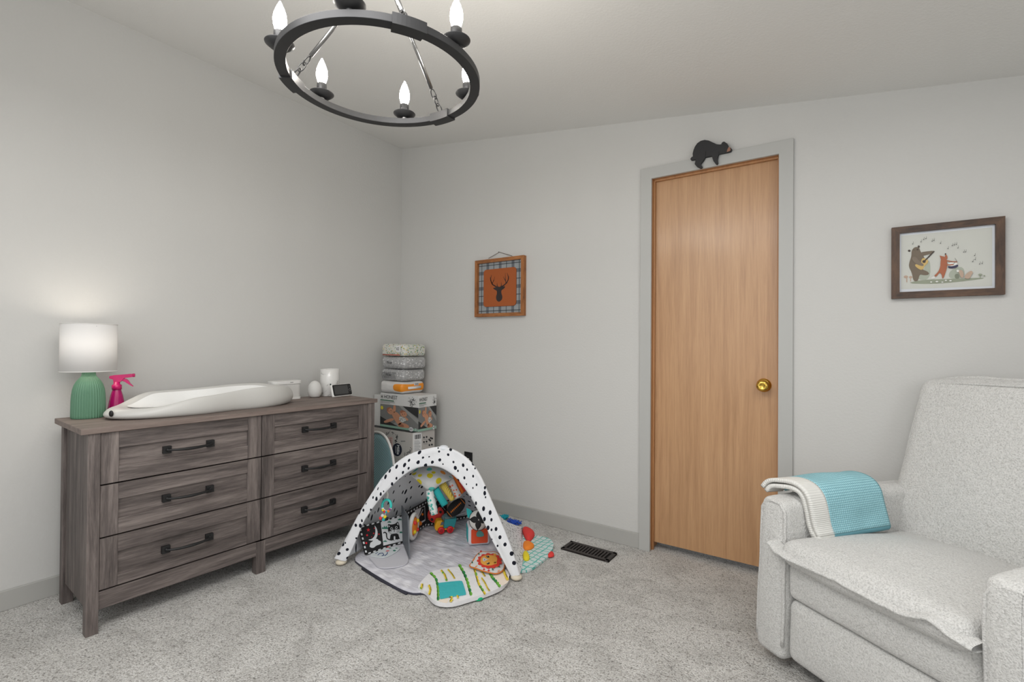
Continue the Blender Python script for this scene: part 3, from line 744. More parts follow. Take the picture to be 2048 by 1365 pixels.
mb = MB(); k = 0; z = .352
while z < zt - .05:
    sv = Vector((1, 0, 0)) if k % 2 else Vector((0, 1, 0))
    mb.tube([Vector((0, 0, z + .012 + .016 * math.cos(q))) + sv * (.009 * math.sin(q)) for q in [2 * PI * i / 14 for i in range(14)]], .0022, 6, closed=True); z += .024; k += 1
mb.build('hanging_chain', m_iron, t)
mb = MB(); mb.lathe([(0, zt - .045), (.012, zt - .045), (.02, zt - .035), (.058, zt - .02), (.062, zt + .006), (0, zt + .006)], n=32); mb.build('ceiling_canopy', m_iron, t)
m_bulb = mat('candle_bulb', (1, 1, 1, 1), .2, emit=((1, .945, .86, 1), BULB_STRENGTH))
RC = RI + .015
def candle(a):
    A = R_(a); c = Vector((RC * math.cos(A), RC * math.sin(A), 0))
    mb = MB(); mb.lathe([(0, RH - .004), (.0095, RH - .004), (.0095, RH + .012), (0, RH + .012)], c, 18, smooth=False); st = mb.build('candle_arm', m_steel, t)
    z = RH + .006
    mb = MB(); mb.lathe([(0, z), (.012, z), (.026, z + .004), (.038, z + .014), (.0385, z + .0155), (.026, z + .007), (.012, z + .004), (0, z + .004)], c, 32); mb.build('drip_pan', m_iron, st)
    mb = MB(); mb.lathe([(0, z + .003), (.0155, z + .003), (.0155, z + .046), (.0135, z + .048), (0, z + .048)], c, 22); mb.build('candle_sleeve', m_iron, st)
    z2 = z + .046
    mb = MB(); mb.lathe([(0, z2), (.010, z2), (.0125, z2 + .006), (.0170, z2 + .022), (.0180, z2 + .034), (.0160, z2 + .050), (.0105, z2 + .066), (.0050, z2 + .078), (.0022, z2 + .085), (0, z2 + .087)], c, 22); mb.build('bulb', m_bulb, st)
for a in (4, 64, 124, 184, 241, 304): candle(a)

# ------------------------------------------------------------------ armchair (local x along its front, y backwards)
CO = Vector((2.595, -.632, 0)); CA = R_(-36)
t = thing('glider_chair', 'white boucle glider armchair angled in the right corner', 'armchair', CO, CA)
KM = XF[t.name]
m_bou = mat('white_boucle', rgb(220, 219, 216), .95, spec=.15)
tc = N(m_bou, 'ShaderNodeTexCoord'); n1 = N(m_bou, 'ShaderNodeTexNoise', i_Scale=230, i_Detail=3, i_Roughness=.65); n2 = N(m_bou, 'ShaderNodeTexNoise', i_Scale=70, i_Detail=2)
LK(m_bou, tc, 'Object', n1, 'Vector'); LK(m_bou, tc, 'Object', n2, 'Vector')
ad = N(m_bou, 'ShaderNodeMath', operation='ADD'); LK(m_bou, n1, 0, ad, 0); LK(m_bou, n2, 0, ad, 1)
bp = N(m_bou, 'ShaderNodeBump', i_Strength=.75, i_Distance=.006); LK(m_bou, ad, 0, bp, 'Height'); LK(m_bou, bp, 0, bsdf(m_bou), 'Normal')
rr_ = ramp(m_bou, [(.3, rgb(184, 183, 180)), (.55, rgb(220, 219, 216)), (1, rgb(234, 233, 231))]); LK(m_bou, n1, 0, rr_, 0); LK(m_bou, rr_, 0, bsdf(m_bou), 'Base Color')
bsdf(m_bou).inputs['Sheen Weight'].default_value = .3
def wob(q, amp=.004, f=7):
    return q + Vector((noise.noise(q * f), noise.noise(q * f + Vector((9, 0, 0))), noise.noise(q * f + Vector((0, 9, 0))))) * amp
SW = .668                                    # inner face of the right arm
AH = .585
def armL(q):
    q = wob(q); q.x += .026 * max(0, q.z - .05) / .55 if q.x < .06 else .010 * max(0, q.z - .05) / .55
    return q
def armR(q):
    q = wob(q); q.x -= .022 * max(0, q.z - .05) / .55 if q.x > .75 else 0
    return q
for lo, hi, xf in (((0, 0, .035), (.122, .70, AH), armL), ((SW, -.01, .035), (SW + .125, .70, AH + .01), armR)):
    mb = MB(); rbox(mb, lo, hi, .028, (.006, .010, .008), xf, m_=12)
    arm = mb.build('arm', m_bou, t, sub=1)
    mb = MB(); x0, x1 = lo[0] + .008, hi[0] - .006; yy = lo[1] + .006
    path = [xf(Vector(q)) for q in resample([(x0 + .002, yy, .08), (x0, yy, AH - .035), (x0 + .02, yy - .001, AH - .008), (x1 - .02, yy - .001, AH - .008), (x1, yy, AH - .035), (x1, yy, .09)], 40)]
    mb.tube(path, .0055, 8); mb.build('piping', m_bou, arm)
mb = MB(); rbox(mb, (.126, .012, .052), (SW - .004, .10, .262), .030, (0, .018, .002), wob, m_=12); mb.build('footrest_panel', m_bou, t, sub=1)
mb = MB(); rbox(mb, (.126, .012, .262), (SW - .004, .14, .405), .026, (0, .014, .0), wob, m_=12); mb.build('front_panel', m_bou, t, sub=1)
mb = MB(); mb.box((.13, .10, .035), (SW - .004, .68, .26)); mb.build('base', mat('chair_base', rgb(60, 58, 56), .9), t)
# seat cushion: a puffy pillow with a flange round its front edge
def cush(q):
    f_ = max(0, min(1, (q.y + .05) / .10))
    q = wob(q, .005, 6); q.z -= .040 * max(0, q.y) / .6 * (1 if q.z > .42 else .2); return q
mb = MB(); rbox(mb, (.128, -.034, .384), (SW - .006, .60, .470), .040, (0, .012, .040), cush, m_=14); cu = mb.build('seat_cushion', m_bou, t, sub=1)
def flange_z(x): return .430 + .002 * math.sin(x * 23) + (.016 * math.exp(-((x - .585) / .030) ** 2)) - .010 * sstep(x, .61, .68) + .010 * sstep(.14 - x, 0, .04)
mb = MB(); G = []
xs = [.098 + (SW + .004 - .098) * i / 70 for i in range(71)]
prof = [(.0, .009), (-.040, .009), (-.056, .006), (-.061, 0), (-.056, -.006), (-.040, -.010), (.0, -.012)]
for x in xs:
    e = .012 * sstep(x, .098, .13); G.append([wob(Vector((x, a + .012 * sstep(abs(x - .39), .24, .29) * (1 if a < 0 else 0), flange_z(x) + b)), .003, 30) for a, b in prof])
mb.grid(G); mb.build('flange', m_bou, cu, sub=1)
# backrest leaning back
def back_y(z): return .566 + (z - .43) * .298
def backf(q):
    z = q.z; k = (z - .40) / .60
    wdt = 1 - .05 * sstep(k, .1, 1.0)
    x = .405 + (q.x - .405) * wdt
    return wob(Vector((x, q.y + (z - .43) * .298, z)), .005, 6)
mb = MB(); rbox(mb, (.080, .566, .38), (.704, .690, .995), .040, (.004, .022, .012), backf, m_=14); br = mb.build('backrest', m_bou, t, sub=1)
mb = MB(); path = [backf(Vector(q)) for q in resample(smooth_open([(.081, .650, .50), (.079, .650, .80), (.082, .648, .955), (.103, .648, .996), (.40, .646, 1.004), (.66, .648, .996), (.695, .648, .955), (.701, .650, .80), (.70, .650, .50)], 2), 60)]
mb.tube([wob(q, .004, 18) for q in path], .0125, 10); mb.build('welt', m_bou, br, sub=1)
mb = MB(); path = [backf(Vector(q)) for q in resample(smooth_open([(.093, .582, .45), (.092, .580, .80), (.096, .578, .95), (.116, .577, .983), (.40, .572, .992), (.65, .577, .983), (.684, .580, .95), (.688, .580, .80), (.686, .582, .45)], 2), 60)]
mb.tube(path, .005, 8); mb.build('piping', m_bou, br)

# folded knit blanket over the left arm of the chair
t = thing('knit_blanket', 'folded teal knit blanket with white ribbed border draped over the white chair arm', 'blanket', CO, CA)
def knit(name, c, cd):
    m = mat(name, c, .9, spec=.1)
    tc = N(m, 'ShaderNodeTexCoord'); mp = N(m, 'ShaderNodeMapping'); mp.inputs['Scale'].default_value = (1, 1, 1); LK(m, tc, 'UV', mp, 'Vector')
    w1 = N(m, 'ShaderNodeTexWave', i_Scale=44.0, wave_type='BANDS', bands_direction='X'); w2 = N(m, 'ShaderNodeTexWave', i_Scale=36.0, wave_type='BANDS', bands_direction='Y', i_Distortion=1.2)
    w2.inputs['Detail Scale'].default_value = 12
    LK(m, mp, 0, w1, 'Vector'); LK(m, mp, 0, w2, 'Vector')
    mu = N(m, 'ShaderNodeMath', operation='MULTIPLY'); LK(m, w1, 1, mu, 0); LK(m, w2, 1, mu, 1)
    r = ramp(m, [(0, cd), (.12, c), (1, tuple(min(1, q * 1.12) for q in c[:3]) + (1,))]); LK(m, mu, 0, r, 0); LK(m, r, 0, bsdf(m), 'Base Color')
    bp = N(m, 'ShaderNodeBump', i_Strength=.5, i_Distance=.003); LK(m, mu, 0, bp, 'Height'); LK(m, bp, 0, bsdf(m), 'Normal')
    return m
m_teal = knit('teal_knit', rgb(166, 212, 221), rgb(114, 164, 176))
m_rib = mat('white_rib_knit', rgb(228, 227, 222), .9)
tc = N(m_rib, 'ShaderNodeTexCoord'); w1 = N(m_rib, 'ShaderNodeTexWave', i_Scale=48.0, bands_direction='X'); LK(m_rib, tc, 'UV', w1, 'Vector')
bp = N(m_rib, 'ShaderNodeBump', i_Strength=.4, i_Distance=.003); LK(m_rib, w1, 1, bp, 'Height'); LK(m_rib, bp, 0, bsdf(m_rib), 'Normal')
prof = resample(smooth_open([(-.002, .590), (.012, .612), (.034, .624), (.075, .632), (.118, .628), (.142, .605), (.152, .560), (.158, .510), (.168, .474)], 3), 36)   # x, z across the arm
prof = [Vector((q[0], q[1], 0)) for q in prof]
Ln = [0]
for a, b in zip(prof, prof[1:]): Ln.append(Ln[-1] + (b - a).length)
def blanket(y0, y1, n, inner, sag=0):
    G = []
    for j in range(n + 1):
        row = []
        for i, q in enumerate(prof):
            s_ = i / (len(prof) - 1)
            y = y0 + (y1 - y0) * j / n
            y += .045 * (s_ - .6) * (1 if y0 < .12 else .6)
            off = Vector((0, 0))
            tg = (prof[min(i + 1, len(prof) - 1)] - prof[max(i - 1, 0)]).normalized(); nn_ = Vector((-tg.y, tg.x, 0))
            k = -.010 if inner else .010
            e = noise.noise(Vector((s_ * 4, y * 9, 3))) * .006
            p = q + nn_ * (k + e)
            row.append(Vector((p.x, y, p.y)))
        G.append(row)
    return G
def uvf(y0, y1, n): return lambda j, i: (Ln[i], y0 + (y1 - y0) * j / n)
Y0b, Y1b, Y2b = .075, .150, .430
for inner in (False, True):
    mb = MB(); mb.grid(blanket(Y0b, Y1b, 8, inner), uv=uvf(Y0b, Y1b, 8)); mb.build('white_border', m_rib, t, solid=.014)
    mb = MB(); mb.grid(blanket(Y1b, Y2b, 30, inner), uv=uvf(Y1b, Y2b, 30)); mb.build('teal_panel', m_teal, t, solid=.014)
# rounded folds at the lower hem
mb = MB(); hem = [blanket(Y0b, Y1b, 8, False)[j][-1] for j in range(9)]; hem2 = [blanket(Y0b, Y1b, 8, True)[j][-1] for j in range(9)]
mb.tube([(a + b) / 2 for a, b in zip(hem, hem2)], .0165, 12); mb.build('border_fold', m_rib, t)
mb = MB(); hem = [blanket(Y1b, Y2b, 30, False)[j][-1] for j in range(31)]; hem2 = [blanket(Y1b, Y2b, 30, True)[j][-1] for j in range(31)]
mb.tube([(a + b) / 2 for a, b in zip(hem, hem2)], .0165, 12); mb.build('teal_fold', m_teal, t)

# ------------------------------------------------------------------ corner stack of nappy boxes and packs
m_card = mat('box_white', rgb(214, 214, 212), .6); m_card2 = mat('box_greige', rgb(188, 183, 178), .6); m_cdark = mat('box_dark', rgb(44, 44, 48), .6)
m_ink = mat('ink_dark', rgb(40, 40, 44), .7); m_mint = mat('ink_mint', rgb(140, 176, 158), .7); m_photo = mat('photo_grey', rgb(122, 122, 120), .6)
m_skin = mat('photo_skin', rgb(196, 142, 112), .7); m_skin2 = mat('photo_skin_shade', rgb(160, 104, 80), .7); m_yel = mat('ink_yellow', rgb(214, 200, 60), .7); m_txt = mat('ink_grey', rgb(130, 130, 130), .7)
m_pale = mat('photo_pale', rgb(196, 196, 192), .7); m_char = mat('photo_charcoal', rgb(48, 48, 48), .7)
s4 = 4.55
def z4(x, y): return (740 + x / s4, 660 + y / s4)
# lower box
MX0, MX1, MY0, MY1, MZ = .02, .475, -.315, -.10, .520
t = thing('diaper_carton', 'large greige printed carton standing on the floor at the bottom of the corner stack', 'box', ((MX0 + MX1) / 2, (MY0 + MY1) / 2, 0), 0, None)
mb = MB(); cx, cy = (MX0 + MX1) / 2, (MY0 + MY1) / 2
mb.box((MX0 - cx, MY0 - cy, 0), (MX1 - cx, MY1 - cy, MZ - .001)); mb.build('carton', m_card2, t, bevel=.002)
mb = MB(); mb.box((MX0 - cx + .001, MY0 - cy + .001, MZ - .0015), (MX1 - cx - .001, MY1 - cy - .001, MZ)); mb.build('top_flap', m_cdark, t)
def fM(x, y): return W(*z4(x, y), MY0)
pr = Print(fM, (0, -1, 0))
rnd = random.Random(3)
arc = []
for k in range(46):
    a = R_(200 + 140 * rnd.random()); r = 76 + rnd.gauss(0, 6); arc.append(ell(188 + r * .9 * math.cos(a), 1015 + r * math.sin(a), rnd.uniform(2, 4.5), rnd.uniform(2, 4.5), 0, 6))
for k in range(40):
    q = rnd.random(); arc.append(ell(310 + 70 * q + rnd.gauss(0, 5), 1138 - 55 * q * q + rnd.gauss(0, 9), rnd.uniform(2, 5), rnd.uniform(2, 4), 0, 6))
for k in range(8): arc.append(ell(242 + rnd.gauss(0, 8), 1005 + rnd.gauss(0, 18), 5, 7, rnd.uniform(0, 90), 8))
pr.add(arc, m_ink)
pr.add(rrect(165, 975, 208, 1200, 6), mat('ink_pink', rgb(206, 178, 172), .7))
pr.add(ell(248, 1092, 43, 59, -4, 40), mat('ink_navy', rgb(26, 30, 48), .6))
pr.add(rect(282, 1010, 322, 1020), m_txt)
pr.build('carton_print', t)
def down_text(txt, xc, y0, y1, wd, m, f, par, n):  # text turned a quarter so that it reads downwards
    a, b = f(xc, y0), f(xc, y1); ux = (b - a).normalized(); uy = ux.cross(Vector(n)).normalized() * -1
    lettering(par, txt, a - uy * (wd / 2), ux, uy, wd, (b - a).length, m)
nY = Vector((0, -1, 0)); nX = Vector((1, 0, 0))
m_wt = mat('ink_white', rgb(225, 225, 225), .6); m_brown = mat('ink_brown', rgb(128, 84, 76), .7)
def right_face(f, n):
    return
def dtext(par, txt, xc, y0, y1, wpx, m, bold=False):
    a, b = fM(xc, y0), fM(xc, y1); ux = (b - a).normalized(); uy = nY.cross(ux).normalized()
    wd = abs(fM(xc + wpx / 2, y0).x - fM(xc - wpx / 2, y0).x)
    lettering(par, txt, a - uy * (wd / 2), ux, uy, wd, (b - a).length, m, bold=bold)
dtext(t, 'Millie', 258, 1050, 1136, 24, m_wt, True); dtext(t, 'MOON', 236, 1060, 1122, 9, m_wt)
dtext(t, 'Luxury Diapers', 190, 985, 1195, 26, m_brown)
def fMx(x, y): return WX(*z4(x, y), MX1)
pr = Print(fMx, (1, 0, 0))
pr.add([(390, 945), (470, 935), (470, 1120), (390, 1130)], m_wt)
bars = []
for k in range(9): bars.append(rect(406 + k * 6, 958 - k * .9, 409 + k * 6 + (k % 3), 998 - k * .9))
pr.add(bars, m_ink)
pr.add([rect(402, 1012 + 11 * k, 402 + (56 if k % 3 else 44), 1015 + 11 * k) for k in range(9)], m_txt)
ic = []
for x, y in ((490, 980), (514, 976), (490, 1022), (514, 1018), (540, 1050), (562, 1046), (538, 1000), (552, 985), (548, 1010), (565, 990)): ic.append(ell(x, y, 8, 9, 0, 10))
pr.add(ic, m_ink); pr.add([rect(484, 1036, 522, 1040), rect(482, 996, 524, 999), rect(484, 1084, 570, 1088)], m_txt)
pr.build('side_print', t)
# upper box
HX0, HX1, HY0, HY1, HZ0, HZ1 = .100, .489, -.274, -.10, .5225, .765
t = thing('diaper_box', 'white printed box with a photo of two babies, on top of the large greige carton', 'box', ((HX0 + HX1) / 2, (HY0 + HY1) / 2, HZ0))
hx, hy = (HX1 - HX0) / 2, (HY1 - HY0) / 2
mb = MB(); mb.box((-hx, -hy, 0), (hx, hy, HZ1 - HZ0)); mb.build('carton', m_card, t, bevel=.002)
def quadmap(q, org, ex, ey):                  # zoom quad TL TR BL BR -> rectangle org + u ex + v ey
    (x0, y0), (x1, y1), (x2, y2), (x3, y3) = q
    def f(x, y):
        u = (x - x0) / (x1 - x0); yt = y0 + (y1 - y0) * u; yb = y2 + (y3 - y2) * u; v = (y - yt) / (yb - yt)
        return Vector(org) + Vector(ex) * u + Vector(ey) * v
    return f
fH = quadmap(((97, 580), (443, 602), (95, 875), (440, 925)), (HX0, HY0, HZ1), (HX1 - HX0, 0, 0), (0, 0, HZ0 - HZ1))
fS = quadmap(((443, 602), (605, 592), (440, 925), (605, 895)), (HX1, HY0, HZ1), (0, HY1 - HY0, 0), (0, 0, HZ0 - HZ1))
def UV_(f, q):
    (x0, y0), (x1, y1), (x2, y2), (x3, y3) = q
    return lambda u, v: f(x0 + (x1 - x0) * u, (y0 + (y1 - y0) * u) * (1 - v) + (y2 + (y3 - y2) * u) * v)
def baby_box(f, n, flip, par, k):
    # f(u, v): u 0..1 to the right, v 0..1 downwards
    pr = Print(f, n)
    pr.add(rect(.0, .33, 1, .935), m_photo)
    pr.add([[(.0, .70), (.0, .935), (.50, .935), (.36, .88)], [(.56, .33), (1, .33), (1, .62)]], m_char)
    pr.add([[(.36, .88), (.5, .935), (.72, .935), (.55, .70)], [(.5, .33), (.6, .33), (1, .66), (1, .8)]], mat('photo_grey_light', rgb(150, 150, 147), .6))
    pr.add(rect(0, .935, 1, 1), m_mint)
    pr.add([smooth_closed([(.36, .33), (.42, .33), (.43, .44), (.40, .56), (.35, .52)], 1), smooth_closed([(.30, .56), (.44, .50), (.56, .62), (.60, .78), (.54, .90), (.46, .86), (.36, .70)], 2), smooth_closed([(.34, .70), (.12, .82), (.10, .87), (.16, .89), (.40, .76)], 2), smooth_closed([(.50, .84), (.62, .80), (.78, .86), (.77, .94), (.58, .94), (.48, .93)], 2)], m_skin)
    pr.add([smooth_closed([(.17, .46), (.26, .40), (.35, .45), (.37, .56), (.30, .63), (.21, .58)], 2), smooth_closed([(.53, .48), (.62, .44), (.71, .50), (.72, .60), (.64, .65), (.55, .60)], 2), smooth_closed([(.66, .62), (.76, .68), (.74, .74), (.66, .70)], 1)], m_skin)
    pr.add([smooth_closed([(.17, .46), (.24, .40), (.32, .41), (.24, .45), (.21, .56)], 2), smooth_closed([(.53, .47), (.62, .44), (.71, .49), (.62, .49), (.56, .56)], 2), smooth_closed([(.50, .88), (.62, .84), (.66, .93), (.5, .935)], 1)], m_skin2)
    pr.add(smooth_closed([(.50, .66), (.60, .62), (.72, .70), (.66, .78), (.54, .80)], 2), m_pale)
    pr.add([ell(.52 + .16 * rnd.random(), .65 + .12 * rnd.random(), .008, .012, 0, 6) for _ in range(12)] + [ell(.245, .52, .010, .012, 0, 8), ell(.30, .50, .010, .012, 0, 8), ell(.61, .56, .010, .012, 0, 8), ell(.66, .545, .010, .012, 0, 8)], m_char)
    pr.add(ell(.055, .445, .036, .055), m_yel)
    pr.add([ell(.83, .955, .055, .06, 0, 20), ell(.945, .955, .035, .045, 0, 20)], m_wt)
    pr.add(ell(.945, .955, .033, .043, 0, 20), m_mint)
    pr.add(rect(.01, .195, .38, .225), mat('ink_green', rgb(74, 112, 92), .7)); pr.add([rect(.01, .25, .40, .262), rect(.01, .285, .28, .295)], m_txt)
    pr.add(rrect(.025, .055, .085, .165, .02), m_pale); pr.add([rect(.035, .07, .045, .15), rect(.067, .07, .077, .15), rect(.045, .10, .067, .12)], m_ink)
    pr.add([ell(.86 + rnd.gauss(0, .045), .20 + rnd.gauss(0, .06), .008, .012, rnd.uniform(0, 90), 7) for _ in range(44)], m_ink)
    o = pr.build('box_print', par)
    a, b, c = f(.115, .155), f(.47, .155), f(.115, .055)
    lettering(par, 'HONEST', a, (b - a).normalized(), (c - a).normalized(), (c - a).length, (b - a).length, m_ink, off=.0030)
    a, b, c = f(.795, .975), f(.865, .975), f(.795, .925)
    lettering(par, '60', a, (b - a).normalized(), (c - a).normalized(), (c - a).length, (b - a).length, m_ink, off=.0045)
    a, b, c = f(.930, .98), f(.958, .98), f(.930, .925)
    lettering(par, '2', a, (b - a).normalized(), (c - a).normalized(), (c - a).length, (b - a).length, m_wt, off=.0045)
baby_box(UV_(fH, ((97, 580), (443, 602), (95, 875), (440, 925))), nY, False, t, 0)
baby_box(UV_(fS, ((443, 602), (605, 592), (440, 925), (605, 895))), nX, False, t, 1)
t = thing('slim_carton', 'plain white slim carton squeezed between the left wall and the baby photo box', 'box', (.056, -.17, MZ + .0005))
mb = MB(); mb.box((-.036, -.095, 0), (.040, .07, .225)); mb.build('carton', m_card, t, bevel=.002)
# packs on top
def speckle(name, base, cols, scale, size):
    m = mat(name, base, .35, coat=.2)
    tc = N(m, 'ShaderNodeTexCoord'); cur = None; prev = base
    for i, (c, sc2, thr) in enumerate(cols):
        v = N(m, 'ShaderNodeTexVoronoi', i_Scale=sc2); mpn = N(m, 'ShaderNodeMapping'); mpn.inputs['Location'].default_value = (i * 3.3, i * 1.7, i * .9)
        LK(m, tc, 'Object', mpn, 'Vector'); LK(m, mpn, 0, v, 'Vector')
        lt = N(m, 'ShaderNodeMath', operation='LESS_THAN'); lt.inputs[1].default_value = thr; LK(m, v, 'Distance', lt, 0)
        mx = N(m, 'ShaderNodeMix', data_type='RGBA'); LK(m, lt, 0, mx, 0); mx.inputs[7].default_value = c
        if cur is None: mx.inputs[6].default_value = base
        else: LK(m, cur, 2, mx, 6)
        cur = mx
    LK(m, cur, 2, bsdf(m), 'Base Color')
    nz = N(m, 'ShaderNodeTexNoise', i_Scale=22, i_Detail=3); LK(m, tc, 'Object', nz, 'Vector'); bp = N(m, 'ShaderNodeBump', i_Strength=.5, i_Distance=.006); LK(m, nz, 0, bp, 'Height'); LK(m, bp, 0, bsdf(m), 'Normal')
    return m
m_pk1 = mat('pack_white', rgb(214, 212, 210), .35, coat=.2, bump=(26, .6, .008, 3))
m_pko = mat('pack_orange', rgb(236, 146, 34), .35, coat=.2)
m_pk2 = speckle('pack_grey_floral', rgb(168, 168, 168), ((rgb(212, 212, 212), 55, .30), (rgb(128, 128, 130), 80, .25)), 1, 1)
m_pk4 = speckle('pack_leaf_print', rgb(212, 212, 204), ((rgb(110, 150, 116), 60, .30), (rgb(206, 190, 90), 48, .22), (rgb(70, 84, 96), 75, .20), (rgb(214, 130, 90), 42, .14)), 1, 1)
packs = (('white plastic diaper pack with an orange end, resting on the baby photo box', m_pk1, .105, .338, -.286, 0),
         ('grey patterned diaper pack resting on the white and orange pack', m_pk2, .112, .345, -.282, 1),
         ('grey floral diaper pack just under the colourful leaf print pack', m_pk2, .118, .358, -.284, 2),
         ('colourful leaf print diaper pack at the very top of the corner stack', m_pk4, .112, .350, -.280, 3))
zz = HZ1 + .002
for lab, m_, x0, x1, y0, k in packs:
    hgt = (.086, .084, .086, .088)[k]; y1 = y0 + .215
    t = thing('diaper_pack', lab, 'diaper pack', ((x0 + x1) / 2, (y0 + y1) / 2, zz), 0, 'diaper packs stacked in the corner')
    ax, ay = (x1 - x0) / 2, (y1 - y0) / 2
    def xfp(q, k=k): return Vector((q.x + .004 * noise.noise(q * 14 + Vector((k * 5, 0, 0))), q.y + .004 * noise.noise(q * 14 + Vector((0, k * 5, 3))), max(0, q.z + .003 * noise.noise(q * 18 + Vector((0, 3, k))) * (1 if q.z > .02 else 0))))
    mb = MB(); rbox(mb, (-ax, -ay, 0), (ax, ay, hgt), .026, (.006, .006, 0), xfp)
    mb.build('wrapper', m_, t, sub=1)
    if k == 0:
        mb = MB(); rbox(mb, (.012, -ay - .0025, .006), (ax + .003, ay + .0025, hgt - .005), .027, (.006, .006, 0), xfp); mb.build('end_panel', m_pko, t, sub=1)
        mb = MB(); mb.tube([(ax + .010, -ay * .55, hgt * .48), (ax + .011, 0, hgt * .48), (ax + .010, ay * .6, hgt * .50)], .009, 8, flat=.16, up=(1, 0, 0)); mb.build('white_band', m_wt, t)
        mb = MB(); mb.box((ax + .0065, .0, hgt * .66), (ax + .0115, .040, hgt * .85)); mb.build('barcode_label', m_wt, t)
        for i in range(7):
            mb = MB(); mb.box((ax + .0110, .004 + i * .005, hgt * .68), (ax + .0120, .0063 + i * .005, hgt * .83)); mb.build('barcode_bar', m_ink, t)
    elif k in (1, 2):
        for i in range(14 if k == 1 else 0):
            x = -ax + .02 + i * .0105
            mb = MB(); mb.tube([(x + .004, -ay - .0055, .020), (x, -ay - .0085, hgt * .5), (x + .004, -ay - .0055, hgt - .020)], .0016, 6); mb.build('pleat', m_txt, t)
        a = Vector(t.location)
        lettering(t, 'Millie' if k == 1 else 'Moon', a + Vector((-.050, -ay - .0085, hgt * .42)), (1, 0, 0), (0, 0, 1), .018, .055, m_ink)
    else:
        mb = MB(); mb.tube([(-ax * .8, -ay - .0075, .010), (ax * .7, -ay - .0075, .010)], .004, 8, flat=.3, up=(0, 1, 0)); mb.build('red_seam', mat('seam_red', rgb(190, 110, 96), .6), t)
        mb = MB(); rbox(mb, (ax - .075, -ay - .0080, hgt * .35), (ax - .030, -ay - .004, hgt * .85), .002); mb.build('badge', m_wt, t)
        lettering(t, '62', Vector(t.location) + Vector((ax - .066, -ay - .0080, hgt * .50)), (1, 0, 0), (0, 0, 1), .020, .026, m_ink)
    zz += hgt + .0025

# blue mesh bath support leaning between dresser and cartons
yb_ = -.46
bpts = [W(x, y, yb_) for x, y in ((750, 866), (762, 878), (772, 900), (780, 930), (786, 962), (789, 1000), (788, 1040))]
xr = max(q.x for q in bpts); zt_ = bpts[0].z + .006
t = thing('baby_bath_support', 'aqua mesh baby bath seat with white rim standing behind the dresser end', 'bath seat', (xr - .17, yb_, 0))
cx_ = xr - .17
outl = [Vector((cx_ + .17 * math.copysign(abs(math.cos(a)) ** .8, math.cos(a)), yb_, .012 + (zt_ - .012) * (.42 + (.58 if math.sin(a) > 0 else .42) * math.sin(a)))) for a in [2 * PI * k / 64 for k in range(64)]]
m_aqua = mat('aqua_mesh', rgb(150, 196, 202), .7)
tc = N(m_aqua, 'ShaderNodeTexCoord'); v = N(m_aqua, 'ShaderNodeTexVoronoi', i_Scale=84, i_Randomness=0); mp = N(m_aqua, 'ShaderNodeMapping'); mp.inputs['Rotation'].default_value = (0, R_(45), 0); mp.inputs['Scale'].default_value = (1, 0, 1)
LK(m_aqua, tc, 'Object', mp, 'Vector'); LK(m_aqua, mp, 0, v, 'Vector'); rr_ = ramp(m_aqua, [(.24, rgb(104, 150, 160)), (.32, rgb(190, 230, 235))]); LK(m_aqua, v, 'Distance', rr_, 0); LK(m_aqua, rr_, 0, bsdf(m_aqua), 'Base Color')
mb = MB(); cc = sum(outl, Vector()) / 64; G = [[cc + (q - cc) * f_ + Vector((0, .03 * (1 - f_ ** 2), 0)) for q in outl] for f_ in (1, .8, .6, .4, .2, 0)]
mb.grid(G, 0, True); mb.build('mesh_sling', m_aqua, t, world=True, solid=.004)
mb = MB(); mb.tube(outl, .0085, 10, closed=True); mb.build('rim', m_white, t, world=True)

# ------------------------------------------------------------------ play gym
s5 = 4.015
def z5(x, y): return (660 + x / s5, 880 + y / s5)
GA, GE = Vector((.777, -1.083, .02)), Vector((1.578, -.700, .02))
GP = Vector((1.137, -.80, .60)); GN = (GE - GA).cross(GP - GA).normalized()
if GN.dot(CAM - GA) < 0: GN = -GN
t = gym = thing('play_gym', 'white dotted baby play gym tent with arched canopy and padded mat on the carpet', 'play gym', (1.15, -.65, 0))
m_wcl = rgb(226, 227, 230)
def dots(name, base, scale, thr, dot=rgb(28, 30, 40), stretch=(1, 1, 1), rand=.8):
    m = mat(name, base, .85, spec=.15)
    tc = N(m, 'ShaderNodeTexCoord'); mp = N(m, 'ShaderNodeMapping'); mp.inputs['Scale'].default_value = stretch
    LK(m, tc, 'UV', mp, 'Vector'); v = N(m, 'ShaderNodeTexVoronoi', i_Scale=scale, i_Randomness=rand, voronoi_dimensions='2D'); LK(m, mp, 0, v, 'Vector')
    sepc = N(m, 'ShaderNodeSeparateColor'); LK(m, v, 'Color', sepc, 0)
    ml = N(m, 'ShaderNodeMath', operation='MULTIPLY_ADD'); LK(m, sepc, 0, ml, 0); ml.inputs[1].default_value = thr * .9; ml.inputs[2].default_value = thr * .55
    lt = N(m, 'ShaderNodeMath', operation='LESS_THAN'); LK(m, v, 'Distance', lt, 0); LK(m, ml, 0, lt, 1)
    mx = N(m, 'ShaderNodeMix', data_type='RGBA'); mx.inputs[6].default_value = base; mx.inputs[7].default_value = dot; LK(m, lt, 0, mx, 0); LK(m, mx, 2, bsdf(m), 'Base Color')
    nz = N(m, 'ShaderNodeTexNoise', i_Scale=16, i_Detail=3); LK(m, tc, 'Object', nz, 'Vector'); bp = N(m, 'ShaderNodeBump', i_Strength=.35, i_Distance=.012); LK(m, nz, 0, bp, 'Height'); LK(m, bp, 0, bsdf(m), 'Normal')
    return m
m_dot = dots('dotted_cotton', m_wcl, 24, .165)
m_dot2 = dots('dotted_canopy', m_wcl, 19, .14)
